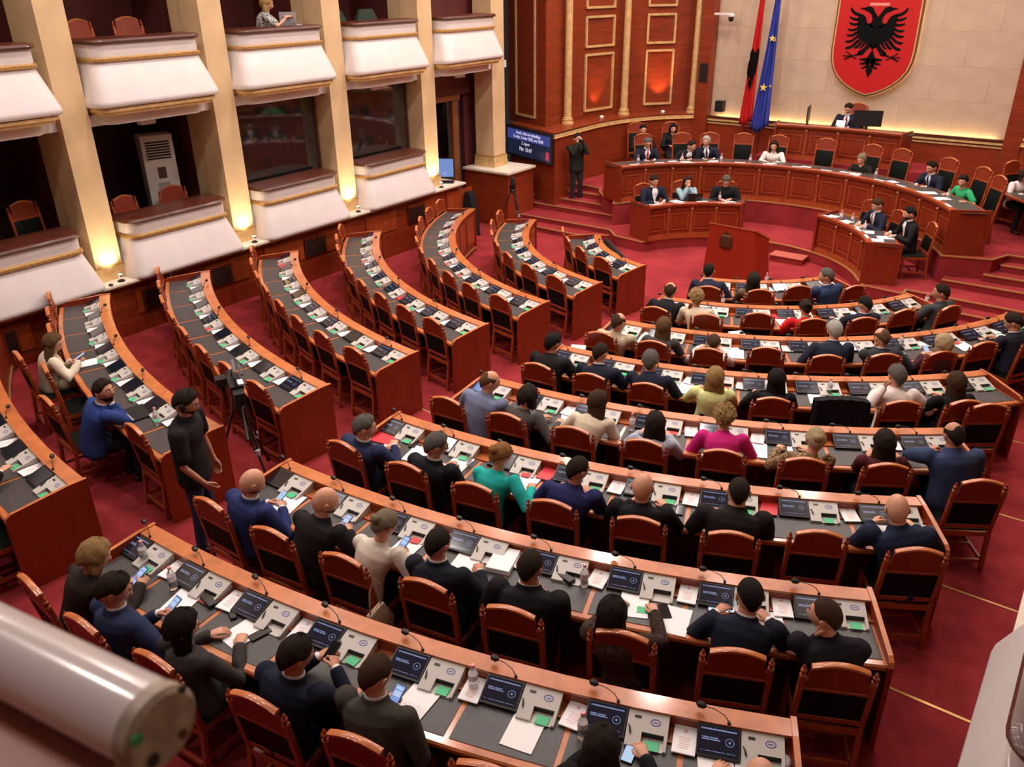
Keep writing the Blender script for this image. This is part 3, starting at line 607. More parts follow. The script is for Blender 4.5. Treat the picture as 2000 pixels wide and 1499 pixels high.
# L block: tucked in; C block: mostly occupied, backs further out.  overrides: (row, seat): (angle offset, radius of the back, turn)
OVR = {('L', 2, 3): (0, 1.16, 8), ('L', 2, 4): (-.5, .95, 0), ('L', 2, 5): (.4, 1.14, 6), ('L', 2, 6): None, ('L', 1, 7): (0, 1.1, 0), ('L', 1, 6): (0, 1.0, 0),
       ('C', 1, 5): (.25, .93, 0), ('C', 3, 6): (-.2, .88, 0), ('C', 6, 3): (0, .86, 0), ('C', 6, 7): (0, .92, 0), ('C', 7, 2): (0, .84, 0), ('C', 7, 5): (0, .90, 0), ('C', 8, 2): (-1.5, .84, 0), ('C', 5, 8): (-3.2, 1.15, -6),
       ('C', 1, 0): (-.15, 1.04, -6), ('C', 1, 1): (-.35, 1.07, -2), ('C', 1, 2): (-.35, 1.05, -3), ('C', 2, 7): (-.42, 1.02, 0), ('C', 2, 4): (-.25, 1.05, 0), ('C', 3, 7): (-.3, 1.02, 0), ('C', 4, 7): (0, 1.3, -4), ('C', 5, 3): None, ('C', 5, 5): (.3, 1.0, 0)}
ADJ = {'C': 1.03, 'L': .72}
for S in 'LC':
    for k in range(1, 9):
        for i in range((NL if S == 'L' else NC)[k-1]):
            ov = OVR.get((S, k, i), (0, ADJ[S]+rnd.uniform(-.015, .015), rnd.uniform(-2, 2)))
            if ov is None: continue
            da, rb, tw = ov; r = R0[k-1]+rb-.26; a = seat_angle(S, k, i)+da; x, y = pol(r, a)
            lab = ('wooden chair with black leather back, ' if S == 'C' else 'empty wooden chair with black leather back, ')+seat_words(S, k, i).replace('seat from the ', 'from the ')
            chair(CH, x, y, fl(k), R_(a+90+tw), lab, ('chairs of the right block, ' if S == 'C' else 'chairs of the left block, ')+ROWN[k-1])
# podium chairs
PCH = [(-3.66, 18.78, 137, 'behind the man with the red tie'), (-2.95, 19.35, 126, 'behind the man leaning to his left'), (-2.42, 19.72, 118, 'behind the white haired man'), (-1.72, 20.05, 109, 'standing empty beside the flags'), (-.95, 20.2, 100, 'behind the woman in white'), (.1, 20.35, 90, 'empty below the left screen of the speaker desk'), (1.15, 20.15, 77, 'behind the grey blonde woman in black'), (1.80, 19.95, 70, 'empty, right of the grey blonde woman'), (2.80, 19.45, 58, 'behind the man in navy at the long desk'), (3.50, 18.85, 47, 'behind the woman in green'), (3.85, 18.2, 38, 'empty at the right end of the long desk')]
for x, y, a, d in PCH: chair(CHT, x, y, B_, R_(a+90), 'high chair with buttoned black back, '+d, 'high backed podium chairs')
chair(CHT, .3, 21.85, C_, R_(180), 'tall wooden chair of the speaker under the red shield', 'high backed podium chairs')
for (x, y, a, d, fr) in ((-4.65, 20.2, 133, 'left one by the alcove wall behind the long desk', 0), (-3.95, 20.75, 126, 'right one by the alcove wall behind the long desk', 0)): chair(CHT, x, y, B_, R_(a+90), 'high buttoned chair, '+d, 'high backed podium chairs')
for q, (r, a, d) in enumerate(((3.15, 147, 'left clerk desk, behind the man in white shirt'), (3.2, 131, 'left clerk desk, behind the woman in pale blue'), (3.2, 114, 'left clerk desk, behind the grey haired man in black'), (3.3, 59, 'right clerk desk, empty next to the papers'), (3.28, 45, 'right clerk desk, behind the man in navy'), (3.5, 30.5, 'right clerk desk, behind the bearded man'))):
    x, y = pol(r, a, DC); chair(CH, x, y, A_, R_(a+90), 'wooden chair with leather back, '+d, 'chairs of the clerk desks')
chair(CHT, 4.35, 19.9, B_, R_(235), 'high wooden chair behind the woman in pale pink', 'high backed podium chairs')
chair(CHT, 5.15, 18.95, B_, R_(235), 'high wooden chair at the right picture edge, side desk', 'high backed podium chairs')
# chairs in the side boxes
for q, (x, y, z, rz, d) in enumerate(((-7.15, 7.25, 3.78, 100, 'upper second box, nearer chair'), (-7.15, 7.95, 3.78, 80, 'upper second box, further chair'), (-7.0, 7.25, 1.1, 95, 'lower second box, nearer chair'), (-7.0, 8.05, 1.1, 75, 'lower second box beside the air conditioner'), (-7.15, 5.72, 1.3, 95, 'lower nearest box, dark further chair'), (-7.3, 4.7, 1.3, 95, 'lower nearest box, dark nearer chair'))):
    chair(CHT, x, y, z, R_(rz-180), 'high backed wooden chair with buttoned leather, '+d, 'chairs inside the side boxes')

PEOPLE = [
('blonde bobbed woman in dark brown jacket looking at a phone, nearest row', (0.377, 1.97, 0.609), 1.59, (0.126, 0.195, 1.1), (0.03, 0.02, 0.017), ('bob', 'blonde'), {'fem': True, 'yaw': -28, 'nod': 28, 'poses': ('rest', 'grip'), 'phone': 'p', 'collar': None, 'hands': ((0.231, 0.287, 0.82), (0.377, 0.355, 0.83)), 'vox': 0.013}),
('dark haired man in navy suit holding a phone over the desk, nearest row', (1.092, 2.009, 0.609), 4.61, (-0.046, 0.005, 1.15), (0.022, 0.032, 0.085), ('short', 'dark'), {'skin': 1, 'yaw': -38, 'nod': 25, 'poses': ('grip', 'grip'), 'phone': 'p', 'hands': ((0.124, 0.176, 0.88), (0.247, 0.199, 0.88)), 'vox': 0.0123}),
('woman with straight black hair in charcoal blazer writing on paper, nearest row', (1.803, 2.085, 0.609), 7.63, (-0.097, 0.021, 1.1), (0.042, 0.036, 0.036), ('long', 'black'), {'fem': True, 'yaw': -32, 'nod': 22, 'hairlen': 0.24, 'collar': None, 'hands': ((-0.177, 0.273, 0.79), (0.083, 0.295, 0.79)), 'vox': 0.0113}),
('man with thick dark hair in navy suit holding up a black phone, nearest row', (2.51, 2.199, 0.609), 10.64, (0.098, 0.106, 1.17), (0.01, 0.013, 0.028), ('short', 'dark'), {'yaw': -30, 'nod': 20, 'skin': 1, 'poses': ('rest', 'grip'), 'phone': 'k', 'hands': ((0.013, 0.376, 0.88), (0.202, 0.328, 0.9)), 'vox': 0.0105}),
('short haired man in charcoal suit holding a lit phone, nearest row', (3.21, 2.349, 0.609), 13.66, (-0.068, 0.165, 1.17), (0.05, 0.043, 0.038), ('crop', 'brown'), {'yaw': -18, 'nod': 30, 'poses': ('grip', 'grip'), 'phone': 'p', 'hands': ((-0.108, 0.278, 0.84), (0.08, 0.165, 0.86)), 'vox': 0.0101}),
('dark haired woman in black at the bottom picture edge, nearest row', (4.58, 2.76, 0.609), 19.7, (-0.073, 0.154, 1.1), (0.008, 0.008, 0.01), ('long', 'dark'), {'fem': True, 'nod': 15, 'hairlen': 0.2, 'collar': None, 'vox': 0.01}),
('bald person at the bottom right edge bending over papers, nearest row', (5.248, 3.019, 0.609), 22.71, (0.066, 0.127, 1.12), (0.035, 0.032, 0.034), ('bald', None), {'nod': 35, 'vox': 0.01}),
('bald man with grey beard in blue suit reading a phone over papers, second row', (0.502, 3.422, 0.522), 1.82, (0.1, 0.098, 1.15), (0.022, 0.034, 0.13), ('bald', 'grey'), {'beard': True, 'yaw': -25, 'nod': 32, 'poses': ('grip', 'grip'), 'phone': 'w', 'hands': ((0.06, 0.252, 0.84), (0.231, 0.267, 0.84)), 'vox': 0.0141}),
('person, bald man with dark stubble in black jacket, second row of the right block', (1.253, 3.476, 0.522), 5.28, (0.1, 0.206, 1.15), (0.013, 0.012, 0.013), ('bald', 'dark'), {'beard': True, 'yaw': -35, 'nod': 22, 'poses': ('rest', 'grip'), 'collar': None, 'phone': 'v', 'hands': ((0.07, 0.275, 0.82), (0.241, 0.299, 0.84)), 'vox': 0.0133}),
('woman with tied grey blonde hair in white jacket holding a phone, second row', (1.844, 3.553, 0.522), 8.73, (0.124, 0.203, 1.12), (0.66, 0.6, 0.52), ('bun', 'greyblonde'), {'fem': True, 'yaw': -22, 'nod': 25, 'poses': ('grip', 'grip'), 'phone': 'p', 'collar': None, 'hands': ((0.143, 0.235, 0.84), (0.283, 0.237, 0.85)), 'vox': 0.0126}),
('dark haired man in navy suit leaning on both forearms, second row', (2.564, 3.686, 0.522), 12.19, (-0.069, 0.131, 1.15), (0.01, 0.012, 0.022), ('crop', 'dark'), {'skin': 1, 'yaw': -15, 'nod': 18, 'hands': ((0.071, 0.187, 0.79), (0.173, 0.348, 0.79)), 'vox': 0.0121}),
('broad man with short dark hair in black suit, phone in hand, second row', (3.276, 3.862, 0.522), 15.65, (-0.036, 0.128, 1.15), (0.009, 0.009, 0.01), ('crop', 'dark'), {'skin': 1, 'yaw': -8, 'nod': 16, 'build': 1.12, 'poses': ('rest', 'grip'), 'phone': 'p', 'hands': ((-0.189, 0.193, 0.8), (0.037, 0.237, 0.84)), 'vox': 0.0116}),
('woman with long straight black hair and brown patterned jacket, second row', (4.003, 4.002, 0.522), 19.11, (-0.103, -0.01, 1.08), (0.07, 0.042, 0.03), ('long', 'black'), {'fem': True, 'nod': 10, 'pattern': (0.02, 0.012, 0.01), 'hairlen': 0.36, 'collar': None, 'vox': 0.011}),
('dark haired man in navy suit leaning over a white tablet, second row', (4.66, 4.342, 0.522), 22.57, (0.082, 0.285, 1.12), (0.01, 0.013, 0.028), ('crop', 'black'), {'skin': 1, 'yaw': 10, 'nod': 22, 'hands': ((-0.121, 0.413, 0.82), (0.246, 0.412, 0.82)), 'vox': 0.0115}),
('man in black suit turning his face to the left, hand at his mouth, second row', (5.328, 4.643, 0.522), 26.02, (-0.153, 0.159, 1.14), (0.01, 0.01, 0.013), ('crop', 'brown'), {'skin': 0, 'yaw': 62, 'nod': 4, 'poses': ('fist', 'rest'), 'collar': None, 'hands': ((-0.195, 0.123, 1.0), (-0.27, 0.156, 0.79)), 'vox': 0.0115}),
('person, grey haired man in navy suit with clasped hands, third row of the right block', (0.482, 4.87, 0.435), 2.58, (0.093, 0.013, 1.15), (0.022, 0.032, 0.085), ('short', 'grey'), {'yaw': -45, 'nod': 12, 'hands': ((0.141, 0.232, 0.83), (0.199, 0.293, 0.83)), 'vox': 0.0155}),
('person, dark grey haired man with glasses in black suit, third row of the right block', (1.293, 4.937, 0.435), 6.54, (0.1, 0.081, 1.15), (0.01, 0.011, 0.016), ('short', 'grey'), {'skin': 1, 'yaw': -42, 'nod': 20, 'glasses': True, 'hands': ((0.066, 0.236, 0.82), (0.171, 0.26, 0.82)), 'vox': 0.0148}),
('woman with pinned up brown hair in teal jacket writing, third row', (1.948, 5.038, 0.435), 10.49, (0.06, 0.225, 1.12), (0.015, 0.4, 0.36), ('bun', 'ginger'), {'fem': True, 'yaw': -30, 'nod': 25, 'collar': None, 'hands': ((0.164, 0.17, 0.8), (0.355, 0.277, 0.8)), 'vox': 0.0144}),
('man with cropped hair in royal blue jacket looking down right, third row', (2.669, 5.197, 0.435), 14.45, (0.095, 0.213, 1.15), (0.02, 0.022, 0.1), ('crop', 'dark'), {'skin': 1, 'yaw': -35, 'nod': 22, 'collar': None, 'vox': 0.014}),
('bald man in black suit seen from behind, hands on desk, third row', (3.378, 5.406, 0.435), 18.41, (-0.024, 0.119, 1.15), (0.008, 0.008, 0.01), ('bald', 'dark'), {'nod': 18, 'collar': None, 'vox': 0.0136}),
('person, broad man with shaved dark hair in black jacket, third row of the right block', (4.07, 5.664, 0.435), 22.36, (0.053, 0.248, 1.15), (0.01, 0.009, 0.009), ('crop', 'dark'), {'skin': 0, 'nod': 15, 'build': 1.14, 'collar': None, 'vox': 0.0138}),
('man with shaved head in dark navy suit at the row end, third row', (5.393, 6.318, 0.435), 30.28, (-0.13, 0.197, 1.15), (0.012, 0.018, 0.05), ('bald', 'dark'), {'nod': 22, 'build': 1.06, 'collar': None, 'poses': ('grip', 'rest'), 'hands': ((-0.203, 0.437, 0.84), (0.157, 0.463, 0.8)), 'vox': 0.0142}),
('bald man in pale grey blue suit turned to his right, fourth row', (0.769, 6.336, 0.348), 3.5, (0.1, 0.206, 1.15), (0.16, 0.19, 0.3), ('balding', 'lbrown'), {'yaw': -45, 'nod': 18, 'collar': None, 'build': 1.05, 'vox': 0.0173}),
('dark haired woman in grey jacket bending over the desk, fourth row', (1.305, 6.398, 0.348), 8.11, (0.054, 0.196, 1.08), (0.07, 0.062, 0.062), ('bob', 'dark'), {'fem': True, 'nod': 28, 'yaw': -12, 'collar': None, 'hands': ((0.169, 0.277, 0.8), (0.413, 0.267, 0.8)), 'vox': 0.0167}),
('person, woman with very long brown hair and cream jacket, fourth row of the right block', (2.031, 6.555, 0.348), 12.72, (0.102, 0.3, 1.12), (0.66, 0.58, 0.44), ('long', 'brown'), {'fem': True, 'yaw': -40, 'nod': 15, 'hairlen': 0.42, 'collar': None, 'vox': 0.0165}),
('person, dark haired woman in pale blue blouse, fourth row of the right block', (2.754, 6.725, 0.348), 17.32, (0.042, 0.118, 1.08), (0.38, 0.42, 0.52), ('long', 'dark'), {'fem': True, 'yaw': 15, 'nod': 15, 'hairlen': 0.22, 'collar': None, 'vox': 0.0158}),
('person, woman with curly blonde hair in magenta jacket, fourth row of the right block', (3.441, 7.007, 0.348), 21.93, (-0.011, 0.3, 1.14), (0.58, 0.02, 0.2), ('curly', 'blonde'), {'fem': True, 'nod': 15, 'collar': None, 'build': 1.05, 'vox': 0.0163}),
('person, woman with pale blonde bun in leopard print top, fourth row of the right block', (4.132, 7.28, 0.348), 26.53, (0.131, 0.087, 1.1), (0.4, 0.26, 0.14), ('bun', 'pale'), {'fem': True, 'nod': 15, 'pattern': (0.04, 0.022, 0.012), 'collar': None, 'vox': 0.016}),
('person, woman with long dark brown hair in maroon top, fourth row of the right block', (4.783, 7.639, 0.348), 31.14, (0.049, 0.101, 1.1), (0.07, 0.01, 0.014), ('long', 'dark'), {'fem': True, 'nod': 10, 'hairlen': 0.4, 'collar': None, 'hands': ((-0.076, 0.13, 0.92), (0.214, 0.2, 0.8)), 'vox': 0.0163}),
('man with thinning crown in blue suit holding up a phone, fourth row', (5.403, 8.048, 0.348), 35.75, (-0.029, 0.145, 1.17), (0.035, 0.055, 0.13), ('balding', 'dark'), {'skin': 1, 'nod': 10, 'yaw': 8, 'build': 1.12, 'collar': None, 'poses': ('grip', 'rest'), 'phone': 'w', 'hands': ((-0.222, 0.159, 0.99), (0.052, 0.205, 0.8)), 'vox': 0.0171}),
('person, dark haired man in black leather jacket, fifth row of the right block', (0.777, 7.792, 0.261), 5.72, (-0.026, 0.222, 1.16), (0.01, 0.01, 0.01), ('short', 'black'), {'skin': 1, 'yaw': -20, 'nod': 15, 'collar': None, 'vox': 0.0195}),
('person, short haired man in navy suit bending over papers, fifth row of the right block', (1.448, 7.889, 0.261), 10.7, (-0.051, 0.238, 1.14), (0.01, 0.013, 0.028), ('crop', 'dark'), {'yaw': -15, 'nod': 25, 'skin': 0, 'vox': 0.019}),
('person, man with greying dark hair in navy suit, fifth row of the right block', (2.109, 8.043, 0.261), 15.68, (-0.081, 0.247, 1.14), (0.012, 0.015, 0.032), ('short', 'grey'), {'skin': 1, 'nod': 12, 'yaw': 5, 'collar': None, 'vox': 0.0188}),
('woman with shoulder length blonde hair in lemon yellow jacket, fifth row', (2.753, 8.255, 0.261), 20.66, (0.041, -0.003, 1.14), (0.66, 0.7, 0.3), ('long', 'blonde'), {'fem': True, 'nod': 8, 'hairlen': 0.22, 'collar': None, 'build': 1.05, 'vox': 0.0182}),
('person, woman with long sleek black hair in black, fifth row of the right block', (3.377, 8.522, 0.261), 25.65, (0.062, 0.164, 1.1), (0.008, 0.008, 0.01), ('long', 'black'), {'fem': True, 'nod': 10, 'hairlen': 0.34, 'collar': None, 'vox': 0.0185}),
('grey haired man in white shirt with a hand at his temple, fifth row', (4.543, 9.212, 0.261), 35.61, (0.094, 0.24, 1.15), (0.74, 0.66, 0.64), ('short', 'grey'), {'skin': 1, 'yaw': 5, 'nod': 14, 'collar': None, 'poses': ('fist', 'rest'), 'topname': 'shirt', 'hands': ((-0.118, 0.05, 1.1), (0.485, 0.403, 0.8)), 'vox': 0.0195}),
('woman with long brown hair in black jacket near the row end, fifth row', (5.077, 9.631, 0.261), 40.59, (0.048, 0.087, 1.12), (0.008, 0.008, 0.01), ('long', 'brown'), {'fem': True, 'nod': 10, 'hairlen': 0.36, 'collar': None, 'vox': 0.0197}),
('person, balding man in beige jacket leaning right, sixth row of the right block', (0.852, 9.257, 0.174), 7.09, (0.1, 0.019, 1.15), (0.5, 0.41, 0.29), ('balding', 'brown'), {'yaw': -18, 'nod': 20, 'collar': None, 'vox': 0.02}),
('person, woman with long streaked blonde hair in grey jacket, sixth row of the right block', (1.485, 9.376, 0.174), 13.51, (0.062, 0.114, 1.15), (0.06, 0.058, 0.062), ('long', 'lbrown'), {'fem': True, 'nod': 8, 'hairlen': 0.36, 'collar': None, 'vox': 0.02}),
('brown haired person bending low behind a chair, white sleeves, sixth row', (2.166, 9.581, 0.174), 19.93, (0.034, 0.073, 1.0), (0.66, 0.64, 0.66), ('short', 'brown'), {'fem': True, 'nod': 40, 'collar': None, 'vox': 0.02}),
('person, white haired man in navy suit, sixth row of the right block', (3.514, 10.312, 0.174), 32.77, (0.1, 0.3, 1.16), (0.018, 0.022, 0.045), ('short', 'white'), {'nod': 12, 'yaw': 5, 'vox': 0.02}),
('bald man in dark grey suit with a hand at his ear, sixth row', (4.015, 10.629, 0.174), 39.19, (0.083, 0.144, 1.13), (0.035, 0.038, 0.046), ('balding', 'lbrown'), {'nod': 22, 'yaw': 12, 'poses': ('fist', 'rest'), 'hands': ((0.009, 0.134, 1.02), (0.512, 0.292, 0.8)), 'vox': 0.02}),
('person, blonde person with bobbed hair in plum patterned top, sixth row of the right block', (4.602, 11.049, 0.174), 45.6, (0.091, -0.01, 1.1), (0.09, 0.03, 0.04), ('bob', 'pale'), {'fem': True, 'nod': 15, 'yaw': 15, 'pattern': (0.03, 0.01, 0.02), 'collar': None, 'phone': 'w', 'poses': ('grip', 'grip'), 'hands': ((0.011, 0.234, 0.84), (0.175, 0.202, 0.84)), 'vox': 0.02}),
('man in dark navy suit leaning forward at the right edge, sixth row', (5.415, 12.229, 0.174), 58.44, (0.052, 0.176, 1.12), (0.012, 0.014, 0.026), ('short', 'dark'), {'nod': 30, 'yaw': 30, 'skin': 1, 'vox': 0.02}),
('bald man in black suit at the left end of his row, seventh row', (0.848, 10.801, 0.087), 10.11, (0.034, 0.3, 1.13), (0.01, 0.01, 0.014), ('balding', 'brown'), {'nod': 10, 'yaw': 5, 'vox': 0.02}),
('person, woman with wavy blonde hair in cream jacket, seventh row of the right block', (1.453, 10.866, 0.087), 18.45, (-0.1, 0.213, 1.13), (0.62, 0.52, 0.38), ('curly', 'blonde'), {'fem': True, 'nod': 15, 'yaw': 15, 'collar': None, 'vox': 0.02}),
('person, woman in bright red with dark tied hair, seventh row of the right block', (2.824, 11.541, 0.087), 35.12, (-0.011, 0.155, 1.08), (0.58, 0.012, 0.014), ('bun', 'dark'), {'fem': True, 'nod': 18, 'collar': None, 'vox': 0.02}),
('short dark haired man in dark navy suit with paper in hand, seventh row', (3.376, 11.992, 0.087), 43.46, (0.151, 0.086, 1.13), (0.014, 0.017, 0.035), ('crop', 'black'), {'nod': 25, 'skin': 1, 'yaw': 15, 'vox': 0.02}),
('man in slate grey suit turned left at the row end, seventh row', (4.256, 13.111, 0.087), 60.13, (0.05, 0.057, 1.17), (0.045, 0.052, 0.058), ('short', 'dark'), {'nod': 5, 'yaw': 42, 'skin': 1, 'collar': None, 'vox': 0.02}),
('dark haired man in navy suit in front of the lectern, front row', (1.001, 12.25, 0.0), 16.85, (-0.084, 0.3, 1.14), (0.016, 0.02, 0.04), ('crop', 'black'), {'nod': 12, 'skin': 1, 'vox': 0.02}),
('person, woman with long dark wavy hair before the lectern, front row of the right block', (1.685, 12.532, 0.0), 29.14, (-0.075, 0.022, 1.13), (0.14, 0.1, 0.06), ('long', 'dark'), {'fem': True, 'nod': 12, 'hairlen': 0.34, 'collar': None, 'build': 1.05, 'vox': 0.02}),
('grey haired man in blue suit turned left in the front row, front row', (2.634, 13.295, 0.0), 53.73, (-0.1, 0.053, 1.17), (0.025, 0.045, 0.115), ('short', 'grey'), {'nod': 8, 'yaw': 48, 'skin': 0, 'vox': 0.02}),
('woman with long ash blonde hair in cream blouse holding a phone, second row', (-4.207, 4.09, 0.522), -20.15, (0.15, 0.134, 1.1), (0.62, 0.55, 0.44), ('long', 'lbrown'), {'fem': True, 'yaw': -30, 'nod': 25, 'hairlen': 0.34, 'collar': None, 'poses': ('grip', 'grip'), 'phone': 'w', 'trousers': (0.42, 0.34, 0.24), 'hands': ((0.253, 0.264, 0.86), (0.308, 0.342, 0.86)), 'vox': 0.02}),
('bearded man in bright blue suit with fist under his chin, second row', (-2.259, 3.554, 0.522), -12.76, (0.1, 0.212, 1.16), (0.022, 0.05, 0.2), ('short', 'dark'), {'beard': True, 'skin': 1, 'yaw': -58, 'nod': -4, 'poses': ('rest', 'fist'), 'hands': ((-0.162, 0.264, 0.8), (0.149, 0.248, 1.02)), 'vox': 0.0183})]

PAPERS = [(1.085, 2.44, 1.362, 16.7, 'under the phone of the man in navy suit'), (1.737, 2.51, 1.362, -4.4, 'before the black haired woman writing'), (3.168, 2.782, 1.362, 5.9, 'beside the man in charcoal suit'), (3.866, 2.973, 1.362, 13.1, 'before the empty chair'), (4.961, 3.366, 1.362, 27.1, 'left of the bald person'), (5.148, 3.444, 1.362, 17.0, 'under the bald person'), (0.612, 3.845, 1.275, 15.0, 'spread before the bald man in blue suit'), (1.93, 4.002, 1.275, 5.5, 'before the woman in white jacket'), (2.47, 4.105, 1.275, 12.2, 'between the forearms of the man in navy'), (3.82, 4.482, 1.275, 25.0, 'beside the green card on the leather'), (4.149, 4.493, 1.275, 14.6, 'under the black phone'), (4.734, 4.841, 1.275, 27.8, 'beside the tablet of the man in navy'), (0.885, 5.279, 1.188, 12.9, 'beside the grey haired man in navy'), (1.351, 5.378, 1.188, 7.6, 'before the man with glasses'), (2.098, 5.506, 1.188, 6.8, 'before the woman in teal'), (5.105, 6.648, 1.188, 39.8, 'left of the man with shaved head'), (5.344, 6.79, 1.188, 6.4, 'right of the man with shaved head'), (3.629, 7.483, 1.101, 21.2, 'right of the woman in magenta'), (3.991, 7.691, 1.101, 23.9, 'under a black phone'), (1.702, 6.902, 1.101, 31.1, 'before the woman in grey jacket'), (0.645, 8.211, 1.014, 25.0, 'tall stack edge beside the man in leather jacket'), (2.2, 8.519, 1.014, 27.4, 'left of the woman in yellow'), (3.723, 9.192, 1.014, 26.3, 'on the leather before the coat chair'), (2.359, 8.557, 1.014, 12.6, 'beside the woman in yellow'), (2.299, 10.094, 0.927, 37.8, 'large, propped open beside the low bending person'), (2.352, 10.053, 0.927, 23.1, 'lying on the leather behind a chair'), (4.806, 12.065, 0.927, 46.0, 'right of the blonde person'), (5.185, 12.687, 0.927, 51.1, 'before the man leaning at the right edge'), (1.145, 9.732, 0.927, 16.1, 'beside the balding man in beige'), (2.404, 11.777, 0.84, 40.5, 'before the woman in red'), (3.124, 12.347, 0.84, 44.2, 'between the red and navy jackets'), (0.958, 11.181, 0.84, 22.4, 'beside the bald man'), (3.985, 13.512, 0.84, 72.9, 'before the man in slate grey'), (-3.874, 4.501, 1.275, -19.3, 'before the woman in cream blouse')]
SMALL = [('phone_black', 4.043, 4.538, 1.275, 20.2, 20, 'lying on white paper'), ('phone_black', 3.974, 7.699, 1.101, 26.8, 0, 'lying on white paper beside the leopard print'), ('phone_pale', 4.477, 3.207, 1.362, 19.9, -10, 'lit, beside the dark haired woman in black'), ('phone_black', 3.509, 5.913, 1.188, 20.0, 0, 'lying on the leather right of the bald man in black'), ('phone_black', 0.715, 5.412, 1.188, 4.0, 20, 'lying on paper before the man with glasses'), ('glasses_case', 3.238, 4.422, 1.275, 16.2, 60, 'black, on the leather beside the water bottle'), ('glasses_case', 1.258, 2.554, 1.362, 5.5, 75, 'black, beside the red card'), ('key_fob', 1.531, 2.565, 1.362, 6.7, 60, 'black, beside the writing woman'), ('phone_black', 1.845, 2.561, 1.362, 8.1, -20, 'open wallet case before the writing woman'), ('pen_blue', 4.579, 3.288, 1.362, 20.5, -20, 'blue, beside the pale phone'), ('pen_grey', 4.526, 3.296, 1.362, 20.3, -25, 'grey, beside the blue pen'), ('card_loose', 3.903, 4.453, 1.275, 19.4, 4, 'on white paper left of the black phone'), ('tablet', 4.37, 4.854, 1.275, 22.2, 6, 'white tablet before the man in navy'), ('laptop', -2.133, 4.053, 1.275, -10.5, 0, 'closed black laptop before the man in blue'), ('pad_red', 0.361, 5.321, 1.188, 2.0, 8, 'large red folder'), ('block', 2.713, 4.3, 1.275, 13.6, 3, 'thick stack of white paper'), ('block', 0.655, 8.725, 1.014, 5.5, 20, 'thick stack of white paper beside the leather jacket'), ('block', 2.158, 10.61, 0.927, 23.6, 22, 'tall white paper pile'), ('mouse', 5.262, 3.68, 1.362, 23.9, 0, 'grey device at the row end'), ('photo', 1.601, 10.34, 0.927, 17.1, 6, 'white sheet printed with a grey photograph, left one'), ('photo', 1.858, 10.291, 0.927, 19.4, -4, 'white sheet printed with a grey photograph, right one')]
BOTTLES = [(0.42, 2.556, 1.362, 'beside the blonde woman'), (0.898, 2.498, 1.362, 'before the man in navy suit'), (3.397, 3.058, 1.362, 'between two consoles at the empty chair'), (4.182, 3.142, 1.362, 'left of the dark haired woman'), (3.399, 4.438, 1.275, 'beside the black glasses case'), (2.356, 7.122, 1.101, 'left of the pale blue blouse'), (3.79, 9.385, 1.014, 'right of the coat chair'), (4.111, 11.521, 0.927, 'right of the bald man in grey'), (1.398, 11.841, 0.84, 'right of the blonde woman in cream'), (3.989, 13.699, 0.84, 'before the man in slate grey'), (-1.722, 4.027, 1.275, 'beside the standing cameraman'), (1.488, 13.494, 0.753, 'right of the long haired woman')]

